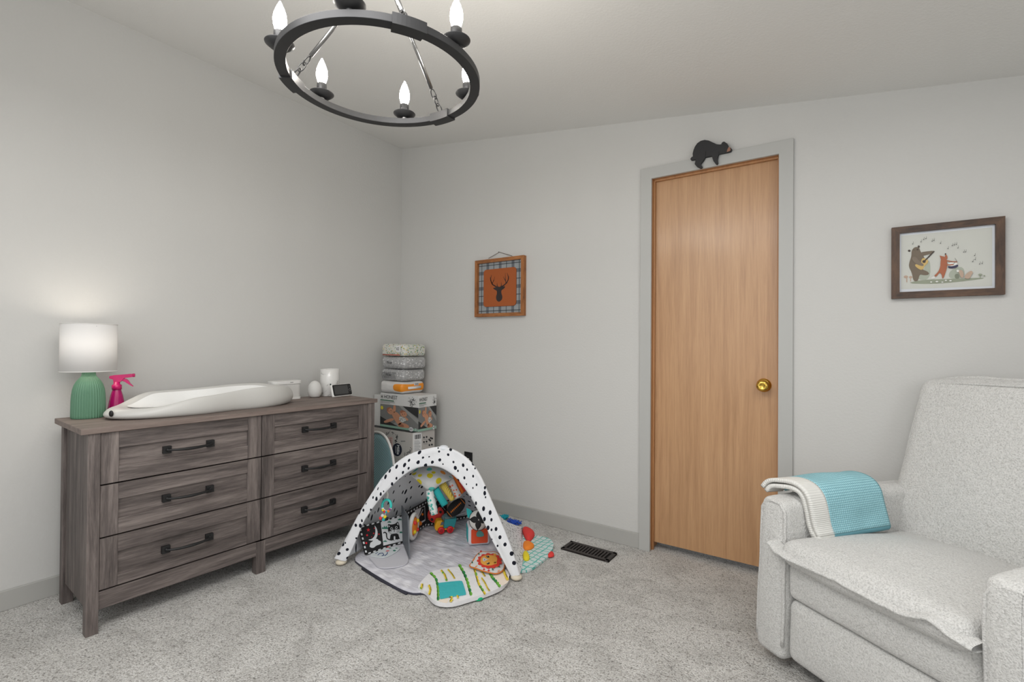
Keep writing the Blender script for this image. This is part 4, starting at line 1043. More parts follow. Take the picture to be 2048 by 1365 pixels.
m_dash = dots('dashed_cotton', m_wcl, 24, .17, stretch=(1, 2.2, 1), rand=1)
outer = [(35, 950), (110, 830), (180, 690), (250, 560), (330, 440), (420, 300), (520, 190), (640, 110), (760, 75), (870, 52), (960, 62), (1060, 110), (1150, 190), (1215, 290), (1275, 430), (1335, 570), (1405, 730), (1475, 905), (1525, 1085)]
inner = [(130, 975), (175, 890), (215, 800), (270, 660), (350, 540), (450, 420), (560, 310), (660, 240), (760, 212), (860, 214), (955, 258), (1035, 325), (1105, 430), (1170, 535), (1235, 660), (1290, 785), (1350, 895), (1415, 1020), (1455, 1095)]
def arch_curve(lst):
    return resample([PL(*z5(x, y), GA, GN) for x, y in smooth_open(lst, 2)], 81)
AO, AI = arch_curve(outer), arch_curve(inner)
mb = MB(); G = []; U = []; s_ = 0; NR = 20
for i in range(81):
    c = (AO[i] + AI[i]) / 2; h_ = (AO[i] - AI[i]) / 2; wv = h_.length
    if i: s_ += (c - pc).length
    pc = c; row = []; ur = []
    for k in range(NR + 1):
        a = 2 * PI * k / NR; q = c + h_ * math.cos(a) + GN * (.009 * math.copysign(abs(math.sin(a)) ** .6, math.sin(a)))
        w_ = .005 * noise.noise(Vector((s_ * 9, math.cos(a) * 1.6, 2))) + .007 * noise.noise(Vector((s_ * 3.5, math.cos(a) * 5, 5)))
        row.append(q + GN * w_ * (1 if math.sin(a) > 0 else -1)); ur.append((s_, wv * math.cos(a) + (0 if math.sin(a) >= -1e-6 else 3)))
    G.append(row); U.append(ur)
mb.grid(G, uv=lambda j, i: U[j][i]); mb.build('front_arch', m_dot, t, world=True)
for i, nm in ((0, 'foot'), (80, 'foot')):
    c = (AO[i] + AI[i]) / 2; mb = MB(); mb.ball((c.x, c.y + .006, .014), .028, .028, .014); mb.build(nm, mat('cream_plastic', rgb(216, 206, 186), .6), t, world=True)
mb = MB(); c = PL(*z5(900, 58), GA, GN); mb.ball(c + Vector((0, .012, -.008)), .026, .024, .015); mb.build('hub_cap', mat('hub_white', rgb(222, 226, 232), .5), t, world=True)
# canopy behind the arch
base = [(.775, -1.06), (.745, -.90), (.725, -.72), (.725, -.55), (.775, -.38), (.86, -.26), (.96, -.19), (1.06, -.155), (1.12, -.145)]
base = resample([Vector((x, y, .022)) for x, y in smooth_open(base, 2)], 61)
CUT = 58
mb = MB(); G = []; U = []
NC = 26
ar = resample([(AO[i] * .75 + AI[i] * .25) - GN * .016 for i in range(0, CUT + 1)], 61)
for j in range(61):
    row = []; ur = []; tt = j / 60; L = (base[j] - ar[j]).length
    for i in range(NC + 1):
        q = i / NC; p = ar[j].lerp(base[j], q)
        bl = .13 * math.sin(PI * min(1, tt * 1.15)) ** .8
        p = p + Vector((-.02 * math.sin(PI * q), .05 * math.sin(PI * q) * math.sin(PI * tt), bl * math.sin(PI * q))) + Vector((0, 0, 1)) * .006 * noise.noise(p * 6)
        p.z = max(.012, p.z)
        row.append(p); ur.append((tt * .95, q * L * 1.25))
    G.append(row); U.append(ur)
mb.grid(G, uv=lambda j, i: U[j][i]); mb.build('canopy', m_dot2, t, world=True, solid=.003)
# side panel spreading from the right leg to the floor
gnd = resample([Vector(q) for q in ((1.262, -.150, .014), (1.37, -.318, .014), (1.507, -.513, .014), (1.588, -.668, .014))], 24)
lg = resample([AO[i] * .55 + AI[i] * .45 - GN * .012 for i in range(CUT + 1, 81)], 24)
mb = MB(); G = []; U = []
for j in range(24):
    row = []; ur = []
    for i in range(13):
        q = i / 12; p = lg[j].lerp(gnd[j], q); p = p + Vector((0, 0, -.03 * math.sin(PI * q) * (lg[j].z / .3) + .004 * noise.noise(p * 12)))
        p.z = max(.010, p.z); row.append(p); ur.append((j / 23 * .62, q * (gnd[j] - lg[j]).length))
    G.append(row); U.append(ur)
mb.grid(G, uv=lambda j, i: U[j][i]); mb.build('side_panel', m_dash, t, world=True, solid=.003)
# mat
mo = [(.763, -1.013), (.91, -1.046), (1.09, -1.073), (1.268, -1.090), (1.325, -1.055), (1.45, -.88), (1.555, -.72), (1.55, -.60), (1.46, -.42), (1.32, -.24), (1.15, -.15), (.96, -.19), (.82, -.31), (.74, -.52), (.735, -.80)]
mo = smooth_closed(mo, 2); mc = Vector((1.15, -.64, 0)); nmo = len(mo)
m_matc = mat('mat_quilt', rgb(206, 205, 211), .9, spec=.1)
tc = N(m_matc, 'ShaderNodeTexCoord'); v = N(m_matc, 'ShaderNodeTexVoronoi', i_Scale=17, feature='SMOOTH_F1'); LK(m_matc, tc, 'Object', v, 'Vector'); rr_ = ramp(m_matc, [(.2, rgb(224, 223, 228)), (.42, rgb(200, 199, 206))]); LK(m_matc, v, 'Distance', rr_, 0); LK(m_matc, rr_, 0, bsdf(m_matc), 'Base Color')
mp = mapping(m_matc, (9, 26, 9)); mp.inputs['Rotation'].default_value = (0, 0, R_(18)); nz = N(m_matc, 'ShaderNodeTexNoise', i_Scale=1, i_Detail=3); LK(m_matc, mp, 0, nz, 'Vector'); bp = N(m_matc, 'ShaderNodeBump', i_Strength=.8, i_Distance=.02); LK(m_matc, nz, 0, bp, 'Height'); LK(m_matc, bp, 0, bsdf(m_matc), 'Normal')
def mat_z(x, y): return .020 + .004 * noise.noise(Vector((x * 7 + y * 3, y * 16 - x * 5, 0))) + .002 * noise.noise(Vector((x * 25, y * 25, 4)))
mb = MB(); G = []
for f_ in (1.0, .995, .98, .95, .9, .82, .74, .66, .58, .5, .42, .34, .26, .18, .1, .0):
    row = []
    for x, y in mo:
        px_, py_ = mc.x + (x - mc.x) * f_, mc.y + (y - mc.y) * f_
        e = 0 if f_ > .999 else min(1, .55 + (1 - f_) * 9)
        row.append(Vector((px_, py_, .010 + (mat_z(px_, py_) - .010) * e)))
    G.append(row)
mb.grid(G, 0, True); mb.build('mat', m_matc, t, world=True)
mb = MB(); G = [[Vector((mc.x + (x - mc.x) * f_, mc.y + (y - mc.y) * f_, z)) for x, y in mo] for f_, z in ((.9, .001), (1.0, .001), (1.004, .006), (1.0, .011))]
mb.grid(G, 0, True); mb.build('mat_backing', mat('mat_backing', rgb(70, 70, 82), .9), t, world=True)
mb = MB(); a = Vector((.905, -1.050, .004)); mb.tube([a, a + Vector((.17, -.025, 0)), a + Vector((.36, -.040, 0))], .006, 8); mb.build('edge_binding', mat('binding_dark', rgb(52, 52, 62), .9), t, world=True)
# leaf print flap in front
fl = [(770, 1210), (800, 1262), (845, 1300), (900, 1313), (960, 1314), (1010, 1308), (1130, 1272), (1240, 1240), (1330, 1205), (1390, 1175), (1430, 1125), (1442, 1085), (1420, 1045), (1380, 1030), (1170, 1035), (1030, 1015), (880, 1040), (800, 1066), (720, 1150), (700, 1195)]
m_leafcl = mat('flap_cotton', rgb(230, 229, 230), .85, bump=(28, .5, .008))
def flat_part(pts, z, m, name, th=.012, par=t, uvs=False):
    P_ = [F(*z5(x, y), z) for x, y in pts]; mb = MB(); mb.prism(P_, (0, 0, -th)); return mb.build(name, m, par, world=True)
zf = .0265
flap = flat_part(smooth_closed(fl, 2), zf, m_leafcl, 'leaf_print_flap', .017)
s7 = 6.827
def z7(x, y): return (820 + x / s7, 1040 + y / s7)
pr = Print(lambda x, y: F(*z7(x, y), zf), (0, 0, 1), .0004)
m_lg = mat('print_green', rgb(110, 178, 62), .8); m_dg = mat('print_deep_green', rgb(46, 136, 72), .8); m_ly = mat('print_yellow', rgb(234, 206, 62), .8); m_cr = mat('print_cream', rgb(236, 222, 206), .8)
pr.add([smooth_closed([(370, 1105), (430, 1080), (530, 1060), (520, 1145), (430, 1132)], 1), smooth_closed([(1140, 740), (1290, 690), (1350, 780), (1350, 850), (1250, 915), (1160, 830)], 1)], m_cr)
def garland(pts, side, ms, wpx, n):
    pts = resample([Vector((x, y, 0)) for x, y in pts], n + 1)
    st = stroke([(q.x, q.y) for q in pts], 9)
    pr.add(st, ms[0], False)
    for i in range(n):
        a, b = pts[i], pts[i + 1]; m_ = (a + b) / 2; d = (b - a); nn = Vector((-d.y, d.x, 0)).normalized() * side * 11 * wpx; pr.add(ell(m_.x + nn.x, m_.y + nn.y, d.length * .54, 19 * wpx, math.degrees(math.atan2(d.y, d.x)), 14), ms[(i * 7 // 3) % len(ms)], False)
    pr.k += 1
garland([(660, 620), (730, 740), (770, 840), (800, 950), (825, 1040)], -1, (m_lg, m_dg, m_lg), 1.1, 9)
garland([(270, 735), (340, 800), (365, 880), (375, 980), (372, 1105)], -1, (m_lg, m_dg, m_lg), 1.0, 8)
garland([(870, 680), (900, 780), (930, 890), (990, 980), (1020, 1030)], -1, (m_ly, m_ly, m_lg), .9, 8)
garland([(1080, 740), (1120, 810), (1170, 860), (1220, 930)], -1, (m_lg, m_dg, m_lg), 1.1, 6)
garland([(430, 690), (480, 750), (510, 840)], 1, (m_ly, m_ly, m_lg), .8, 6)
garland([(520, 680), (580, 750), (615, 810)], 1, (m_ly,), .6, 5)
garland([(970, 690), (1000, 740), (1030, 780)], 1, (m_ly,), .6, 4)
garland([(980, 800), (1030, 870), (1060, 940), (1090, 980)], 1, (m_ly,), .6, 6)
garland([(1285, 690), (1310, 760), (1345, 830)], 1, (m_ly,), 1.0, 5)
garland([(265, 900), (290, 960), (270, 1040)], 1, (m_ly,), .9, 5)
garland([(175, 890), (170, 940), (150, 965)], 1, (m_ly, m_lg), .9, 4)
garland([(530, 1060), (570, 1090), (540, 1130)], -1, (m_ly,), 1.0, 4)
garland([(650, 1035), (665, 1085)], 1, (m_ly,), .8, 3)
pr.build('leaf_garlands', flap)
m_tealcl = mat('teal_cotton', rgb(38, 170, 172), .8, bump=(40, .4, .006)); m_tealp = mat('teal_patch', rgb(60, 176, 180), .8, bump=(40, .4, .006))
P_ = [F(*z7(x, y), zf + .006) for x, y in smooth_closed([(385, 868), (400, 862), (600, 840), (700, 832), (720, 850), (765, 1000), (760, 1018), (600, 1035), (420, 1075), (405, 1065), (400, 950)], 1)]
mb = MB(); mb.prism(P_, (0, 0, -.004)); mb.build('teal_pocket', m_tealp, flap, world=True)
def puff(pts, z, m, name, hgt, par=t, zoom=z5):
    """a stuffed or folded tag lying on the floor: outline at z, domed to hgt"""
    P_ = [F(*zoom(x, y), z) for x, y in smooth_closed(pts, 2)]; c = sum(P_, Vector()) / len(P_); mb = MB(); G = []
    for f_, q in ((1, 0), (1.0, .25), (.92, .62), (.75, .86), (.45, 1), (0, 1.04)):
        G.append([c + (p - c) * f_ + Vector((0, 0, hgt * q)) for p in P_])
    mb.grid(G, 0, True); mb.add(G[0], [tuple(range(len(P_)))]); return mb.build(name, m, par, world=True)
puff([(830, 1090), (900, 1060), (1010, 1035), (1022, 1060), (985, 1105), (920, 1120)], .004, mat('green_tag', rgb(22, 172, 120), .8), 'green_tag', .016, t, z7)
# teal grid flap on the right
m_grid = mat('teal_grid_cotton', rgb(198, 218, 216), .85)
tc = N(m_grid, 'ShaderNodeTexCoord'); nz = N(m_grid, 'ShaderNodeTexNoise', i_Scale=9, i_Detail=2); LK(m_grid, tc, 'Object', nz, 'Vector')
vm = N(m_grid, 'ShaderNodeVectorMath', operation='MULTIPLY_ADD'); LK(m_grid, nz, 1, vm, 0); vm.inputs[1].default_value = (.05, .05, 0); LK(m_grid, tc, 'Object', vm, 2)
br_ = N(m_grid, 'ShaderNodeTexBrick', i_Scale=1, offset=.0, squash=1.0); br_.inputs['Brick Width'].default_value = .034; br_.inputs['Row Height'].default_value = .034; br_.inputs['Mortar Size'].default_value = .0032; br_.inputs['Mortar Smooth'].default_value = .1
for k_, c in (('Color1', rgb(206, 220, 219)), ('Color2', rgb(206, 220, 219)), ('Mortar', rgb(96, 186, 176))): br_.inputs[k_].default_value = c
LK(m_grid, vm, 0, br_, 'Vector'); LK(m_grid, br_, 0, bsdf(m_grid), 'Base Color')
flat_part(smooth_closed([(1480, 1052), (1560, 1052), (1610, 1042), (1690, 985), (1765, 925), (1796, 860), (1790, 815), (1750, 785), (1650, 770), (1540, 740), (1500, 900)], 2), .014, m_grid, 'grid_flap', .012)
m_red = mat('red_felt', rgb(222, 62, 58), .85); m_or = mat('orange_felt', rgb(240, 136, 44), .85); m_ye = mat('yellow_felt', rgb(232, 212, 44), .85)
puff([(1538, 730), (1570, 715), (1640, 755), (1645, 780), (1600, 830), (1570, 810)], .014, m_red, 'red_tag', .03)
puff([(1548, 835), (1580, 822), (1640, 850), (1638, 872), (1600, 892), (1552, 890)], .014, m_or, 'orange_tag', .02)
puff([(1548, 915), (1575, 900), (1605, 945), (1600, 975), (1552, 978)], .014, m_ye, 'yellow_tag', .018)
puff([(1735, 948), (1775, 900), (1802, 925), (1795, 945)], .006, m_red, 'red_corner_tag', .014)
for nm, (cx0, cy0), m_, sd in (('teal_fringe', (1392, 622), mat('teal_yarn', rgb(20, 160, 178), .8), 4), ('blue_fringe', (1472, 664), mat('blue_yarn', rgb(40, 84, 190), .8), 5)):
    rr2 = random.Random(sd); mb = MB()
    for k in range(42):
        dx, dy = rr2.gauss(0, .42), rr2.gauss(0, .40)
        c = F(*z5(cx0 + 34 * dx * (1.6 if sd == 5 else 1), cy0 + 20 * dy), .012 + .022 * rr2.random())
        a = rr2.uniform(0, 6.28); pts = [c + Vector((.008 * math.cos(a + q * 1.1) * (1 + q * .3), .008 * math.sin(a + q * 1.1), .004 * math.sin(q * 2))) for q in range(5)]
        mb.tube(pts, .0030, 6)
    mb.build(nm, m_, t, world=True, kind='stuff')
# cloth pouch and streamers under the top
VC = Vector((1.10, -.60, .47)); VN = (CAM - VC).normalized()
m_cloud = mat('spotted_cloth', rgb(222, 222, 220), .85); 
tc = N(m_cloud, 'ShaderNodeTexCoord'); v = N(m_cloud, 'ShaderNodeTexVoronoi', i_Scale=21, i_Randomness=.9); LK(m_cloud, tc, 'Object', v, 'Vector')
lt = N(m_cloud, 'ShaderNodeMath', operation='LESS_THAN'); lt.inputs[1].default_value = .36; LK(m_cloud, v, 'Distance', lt, 0)
hs = ramp(m_cloud, [(0, rgb(226, 208, 40)), (.55, rgb(232, 206, 60)), (.60, rgb(90, 196, 186)), (.78, rgb(238, 150, 60)), (1, rgb(226, 208, 40))]); hs.color_ramp.interpolation = 'CONSTANT'
sp = N(m_cloud, 'ShaderNodeSeparateColor'); LK(m_cloud, v, 'Color', sp, 0); LK(m_cloud, sp, 0, hs, 0)
mx = N(m_cloud, 'ShaderNodeMix', data_type='RGBA'); mx.inputs[6].default_value = rgb(222, 222, 220); LK(m_cloud, lt, 0, mx, 0); LK(m_cloud, hs, 0, mx, 7); LK(m_cloud, mx, 2, bsdf(m_cloud), 'Base Color')
def vpl(x, y, back=0): return PL(*z5(x, y), VC - VN * back, VN)
top_ = resample([Vector((x, y, 0)) for x, y in ((640, 272), (700, 222), (790, 190), (880, 200), (960, 262), (1000, 300))], 25)
bot_ = resample([Vector((x, y, 0)) for x, y in ((655, 285), (720, 350), (775, 402), (825, 412), (885, 360), (975, 315))], 25)
mb = MB(); G = []
for j in range(25):
    row = []
    for i in range(13):
        q = i / 12; p = top_[j].lerp(bot_[j], q); b = .07 * math.sin(PI * q) * math.sin(PI * j / 24) - .10 * (1 - q)
        row.append(vpl(p.x, p.y) + VN * (b + .006 * noise.noise(Vector((p.x / 40, p.y / 40, 0)))))
    G.append(row)
mb.grid(G); mb.build('cloth_pouch', m_cloud, t, world=True, solid=.003)
m_strip = speckle('leafy_strip', rgb(220, 224, 222), ((rgb(70, 170, 158), 62, .40),), 1, 1)
mb = MB(); mb.tube(resample([vpl(798, 405), vpl(812, 480), vpl(840, 602)], 8), [.019, .021, .022, .022, .022, .022, .021, .019], 14); mb.build('rolled_streamer', m_strip, t, world=True)
m_ystripe = mat('yellow_stripe', rgb(228, 200, 88), .85); w1 = N(m_ystripe, 'ShaderNodeTexWave', i_Scale=50, i_Distortion=1); tc = N(m_ystripe, 'ShaderNodeTexCoord'); LK(m_ystripe, tc, 'Object', w1, 'Vector'); rr_ = ramp(m_ystripe, [(.3, rgb(206, 172, 58)), (.7, rgb(236, 214, 112))]); LK(m_ystripe, w1, 1, rr_, 0); LK(m_ystripe, rr_, 0, bsdf(m_ystripe), 'Base Color')
m_ospot = speckle('orange_spot_cotton', rgb(226, 222, 220), ((rgb(234, 112, 70), 46, .34), (rgb(240, 190, 60), 40, .2)), 1, 1)
m_orc = mat('orange_cotton', rgb(238, 118, 34), .8); m_redc = mat('red_cotton', rgb(206, 52, 56), .8)
def streamer(a0, a1, b0, b1, m, name, back):
    A0, A1, B0, B1 = [vpl(*q, back) for q in (a0, a1, b0, b1)]
    mb = MB(); G = []
    for j in range(11):
        q = j / 10; l_, r_ = A0.lerp(B0, q), A1.lerp(B1, q); row = []
        for i in range(7):
            e = i / 6; row.append(l_.lerp(r_, e) + VN * (.010 * math.sin(q * 4) + .008 * math.sin(PI * e)))
        G.append(row)
    mb.grid(G); mb.build(name, m, t, world=True, solid=.004)
streamer((822, 408), (868, 374), (900, 542), (948, 512), m_tealcl, 'teal_streamer', .02)
streamer((872, 362), (924, 330), (970, 496), (1004, 478), m_ystripe, 'yellow_streamer', .04)
streamer((938, 335), (985, 300), (1008, 480), (1058, 448), m_ospot, 'spotted_streamer', .06)
streamer((966, 292), (1000, 276), (1055, 438), (1078, 420), m_orc, 'orange_streamer', .08)
streamer((1004, 290), (1022, 300), (1078, 420), (1100, 402), m_redc, 'red_streamer', .085)

# ---- things in and around the gym
m_k = mat('black_felt', rgb(26, 26, 28), .8); m_w = mat('white_felt', rgb(214, 216, 218), .8)
def checks(pr, a, b, wd, n, mA, mB_, inward):
    for i in range(n):
        p = [(a[0] + (b[0] - a[0]) * q, a[1] + (b[1] - a[1]) * q) for q in (i / n, (i + 1) / n)]
        pr.add([p[0], p[1], (p[1][0] + inward[0] * wd, p[1][1] + inward[1] * wd), (p[0][0] + inward[0] * wd, p[0][1] + inward[1] * wd)], mA if i % 2 else mB_, False)
# soft book with moon and cat, mirror leaf
s6 = 6.2045
def z6(x, y): return (680 + x / s6, 920 + y / s6)
b0 = F(*z6(318, 1180), .028); b1 = F(*z6(778, 1028), .028)
up = Vector((-.045, 0, .145)); BNrm = (b1 - b0).cross(up).normalized()
if BNrm.dot(CAM - b0) < 0: BNrm = -BNrm
t = book = thing('soft_book', 'black and white soft book standing open with moon, cat and grey mirror leaf', 'book', (b0.x, b0.y, 0))
def fbk(x, y): return PL(*z6(x, y), b0, BNrm)
TL, TR, BL, BR = (232, 835), (765, 688), (318, 1182), (778, 1030)
mb = MB(); mb.prism([fbk(*q) for q in (TL, TR, BR, BL)], -BNrm * .010); mb.build('book_page', m_k, t, world=True, merge=False)
pr = Print(fbk, BNrm)
xm0, xm1 = (503, 758), (542, 1105)
pr.add([xm0, (765, 705), (775, 1010), (538, 1068)], m_w)
pr.add(smooth_closed([(425, 810), (455, 850), (468, 905), (460, 960), (430, 1000), (390, 1008), (342, 995), (395, 985), (428, 950), (440, 900), (435, 850)], 1), m_w)
pr.k += 0; pr.add([smooth_closed([(370, 1060), (375, 1030), (400, 1020), (420, 990), (460, 980), (480, 1005), (505, 1010), (510, 1040), (490, 1055), (450, 1065), (420, 1095), (385, 1095), (365, 1080)], 2)], m_w)
m_rp = mat('red_print', rgb(214, 40, 52), .8)
pr.add([star(350, 872, 26), star(417, 915, 13), star(482, 925, 12), ell(335, 938, 12, 12), ell(325, 1035, 12, 13), ell(425, 852, 6, 8), ell(392, 960, 5, 6)], m_rp)
m_gp = mat('green_print', rgb(36, 112, 92), .8)
def tuft(x, y, w_, h_): return [(x - w_, y), (x - w_ * .8, y - h_ * .6), (x - w_ * .5, y - h_ * .3), (x - w_ * .3, y - h_), (x, y - h_ * .4), (x + w_ * .3, y - h_), (x + w_ * .55, y - h_ * .3), (x + w_ * .85, y - h_ * .6), (x + w_, y)]
pr.add([tuft(560, 860, 44, 42), tuft(610, 782, 24, 26), tuft(738, 752, 24, 28), tuft(755, 912, 20, 30), tuft(558, 1020, 24, 24)], m_gp)
pr.add([smooth_closed([(595, 850), (592, 795), (625, 808), (690, 795), (715, 762), (735, 810), (740, 860), (735, 895), (700, 915), (650, 925), (605, 910), (592, 880)], 1), smooth_closed([(625, 930), (640, 925), (720, 915), (730, 960), (745, 990), (700, 1000), (640, 1010), (615, 1000)], 1)], m_k)
pr.add(stroke(smooth_open([(620, 995), (585, 985), (575, 950), (575, 915), (555, 900), (538, 910)], 2), 13), m_k)
pr.add([[(600, 815), (600, 842), (618, 826)], [(712, 778), (705, 805), (726, 815)], ell(637, 858, 15, 17), ell(697, 843, 15, 17), smooth_closed([(600, 895), (640, 880), (668, 862), (700, 870), (735, 862), (735, 890), (700, 912), (650, 922), (610, 908)], 1), rrect(664, 950, 684, 1000, 8), ell(622, 1015, 22, 12), ell(655, 1012, 20, 11), ell(700, 1002, 22, 11), ell(735, 995, 20, 11)], m_w)
pr.add([ell(637, 858, 9, 11), ell(697, 843, 9, 11), ell(670, 873, 10, 7), ell(670, 893, 5, 7)] + stroke([(610, 885), (640, 888)], 3) + stroke([(610, 900), (640, 895)], 3) + stroke([(700, 885), (730, 875)], 3) + stroke([(700, 893), (730, 888)], 3), m_k)
checks(pr, TL, TR, 16, 17, m_w, m_k, (.12, 1)); checks(pr, BL, BR, 16, 15, m_w, m_k, (-.1, -1)); checks(pr, TL, BL, 20, 13, m_w, m_k, (1, -.2))
pr.build('page_print', t)
M0 = F(*z6(776, 1030), .028); M1 = F(*z6(853, 1222), .028); MN = (M1 - M0).cross(Vector((0, 0, 1))).normalized()
mq = [PL(*z6(*q), M0, MN) for q in ((760, 570), (838, 700), (855, 1222), (777, 1030))]
if MN.dot(CAM - M0) < 0: MN = -MN
mb = MB(); mb.prism(mq, -MN * .006); mb.build('mirror_leaf', mat('mirror_grey', rgb(96, 100, 106), .55), t, world=True, merge=False)
P_ = [F(*z6(x, y), .028) for x, y in smooth_closed([(345, 1190), (560, 1110), (775, 1035), (850, 1225), (845, 1275), (790, 1310), (650, 1340), (480, 1345), (400, 1260)], 2)]
mb = MB(); mb.prism([p + Vector((0, 0, .001)) for p in P_], (0, 0, -.006)); mb.build('floor_leaf', mat('leaf_cloth', rgb(200, 199, 205), .85), t, world=True)
t = thing('crinkle_sheet', 'small blue patterned crinkle cloth lying under the moon and cat pages', 'toy', F(*z6(560, 1160), .034))
P_ = [F(*z6(x, y), .035) for x, y in smooth_closed([(350, 1185), (460, 1135), (600, 1085), (730, 1085), (745, 1105), (690, 1150), (560, 1215), (470, 1210)], 1)]
mb = MB(); mb.prism([p for p in P_], (0, 0, -.004)); mb.build('cloth', mat('crinkle_white', rgb(206, 212, 214), .7), t, world=True)
pr = Print(lambda x, y: F(*z6(x, y), .035), (0, 0, 1), .0004)
pr.add(stroke([(470, 1185), (490, 1165), (530, 1160), (545, 1185), (520, 1195)], 9) + stroke([(555, 1195), (585, 1170), (590, 1150)], 9) + stroke([(440, 1170), (470, 1150)], 7), mat('ink_blue', rgb(40, 70, 120), .7))
pr.add([ell(675, 1130, 18, 9), ell(620, 1100, 18, 5), ell(700, 1100, 14, 5)], m_gp); pr.add([ell(600, 1086, 22, 5), ell(590, 1135, 24, 5, -10)], m_rp); pr.build('cloth_print', t)

# fold-out contrast panel at the back
q0, q1, q2 = F(*z5(640, 788), .028), F(*z5(772, 690), .028), F(*z5(1100, 628), .028)
t = thing('contrast_panel', 'long folding black and white picture panel standing along the back inside the tent', 'toy', (q1.x, q1.y, 0))
def panel(qa, qb, quad, name):
    n = (qb - qa).cross(Vector((0, 0, 1))).normalized(); n = n if n.dot(CAM - qa) > 0 else -n
    f = lambda x, y: PL(*z5(x, y), qa, n)
    mb = MB(); mb.prism([f(*q) for q in quad], -n * .008); o = mb.build(name, m_k, t, world=True, merge=False)
    return f, n, o
f, n, o = panel(q0, q1, ((610, 585), (772, 492), (772, 690), (628, 796)), 'panel')
pr = Print(f, n); pr.add([(680, 568), (762, 530), (766, 650), (686, 705)], m_w); pr.add([[(690, 680), (735, 545), (758, 540), (762, 640)]], m_k)
pr.add([ell(722, 672, 16, 18), ell(742, 600, 8, 10)], m_or); pr.add(stroke([(705, 640), (735, 580), (745, 560)], 5) + stroke([(655, 600), (650, 640)], 4), m_w)
checks(pr, (612, 590), (772, 497), 13, 14, m_w, m_k, (0, 1)); checks(pr, (630, 790), (772, 686), 13, 14, m_w, m_k, (0, -1)); pr.build('panel_print', o)
f, n, o = panel(q1, q2, ((772, 478), (1108, 430), (1108, 626), (772, 692)), 'panel')
m_tan = mat('tan_print', rgb(170, 146, 128), .8)
pr = Print(f, n); pr.add([(940, 455), (1000, 448), (1000, 525), (940, 560)], m_tan); pr.add([(940, 560), (1000, 525), (1100, 500), (1100, 606), (940, 630)], m_w)
pr.add(stroke([(790, 560), (830, 545)], 4) + stroke([(785, 590), (825, 582)], 4) + stroke([(850, 500), (870, 470), (885, 510), (870, 530)], 4) + stroke([(880, 560), (905, 540), (925, 565)], 4) + stroke([(790, 640), (812, 655)], 4), m_w)
pr.add(stroke([(985, 600), (1070, 545)], 3) + stroke([(990, 612), (1085, 575)], 3) + stroke([(995, 620), (1085, 600)], 3) + stroke([(1030, 560), (1045, 520), (1070, 540)], 3), m_k)
checks(pr, (772, 692), (1108, 626), 12, 26, m_w, m_k, (0, -1)); pr.build('panel_print', o)

# rattle ring beside the mirror leaf
c = F(*z5(656, 782), .03) + Vector((.035, -.02, .075))
t = thing('rattle_ring', 'round white and orange rattle standing on edge behind the grey mirror leaf', 'rattle', (c.x, c.y, .03))
Mr = Matrix.Rotation(R_(28), 3, 'Z')
mb = MB(); mb.tube([Mr @ Vector((.0, .062 * math.cos(a), .075 + .062 * math.sin(a))) for a in [2 * PI * k / 32 for k in range(32)]], .012, 10, closed=True); mb.build('ring', m_white, t)
mb = MB(); mb.ball(Mr @ Vector((.004, 0, 0)) + Vector((0, 0, .075)), .014, .048, .048, M=Mr); mb.build('centre', m_or, t)
for a, m_ in ((40, m_ye), (130, m_red), (220, m_ye), (310, m_red)):
    mb = MB(); mb.ball(Mr @ Vector((.014, .034 * math.cos(R_(a)), 0)) + Vector((0, 0, .075 + .034 * math.sin(R_(a)))), .011); mb.build('bead', m_, t)

# toy dump truck
w0, w1 = F(*z5(893, 757), .026), F(*z5(965, 750), .026)
dv = (w1 - w0); ang = math.atan2(dv.y, dv.x)
t = thing('toy_truck', 'yellow toy dump truck with teal bed and red wheels on the mat', 'toy truck', ((w0.x + w1.x) / 2, (w0.y + w1.y) / 2, .026), ang)
Lw = dv.length / 2; m_ty = mat('toy_yellow', rgb(240, 176, 32), .35); m_tr = mat('toy_red', rgb(222, 36, 44), .35); m_tt = mat('toy_teal', rgb(48, 150, 156), .4); m_gl2 = mat('toy_window', rgb(96, 104, 112), .2); m_gp2 = mat('toy_grey', rgb(170, 176, 178), .4)
# camera sees the -y side
mb = MB(); rbox(mb, (-Lw - .030, .008, .016), (Lw + .026, .062, .026), .004); mb.build('chassis', m_ty, t)
mb = MB(); rbox(mb, (-Lw - .036, .006, .020), (-.010, .064, .074), .010, xf=lambda q: Vector((q.x + max(0, q.z - .045) * .35 * (1 if q.x < -.02 else .1), q.y, q.z))); mb.build('cab', m_ty, t)
mb = MB(); mb.prism([(-Lw - .006, .0045, .048), (-Lw + .018, .0045, .048), (-Lw + .016, .0045, .066), (-Lw + .002, .0045, .066)], (0, .003, 0)); mb.build('side_window', m_gl2, t)
mb = MB(); mb.prism([(-Lw - .0365, .014, .044), (-Lw - .0365, .056, .044), (-Lw - .028, .054, .066), (-Lw - .028, .016, .066)], (.004, 0, 0)); mb.build('windscreen', m_gl2, t)
mb = MB(); bed = [(-.012, .028), (Lw + .026, .028), (Lw + .040, .080), (-.006, .080)]; mb.prism([(x, .004, z) for x, z in bed], (0, .062, 0)); mb.build('dump_bed', m_tt, t, bevel=.004)
mb = MB(); mb.ball((Lw * .5 + .004, .035, .078), .040, .030, .026); m_dome = mat('clear_dome', (1, 1, 1, 1), .08, trans=.9, spec=.4); mb.build('clear_dome', m_dome, t)
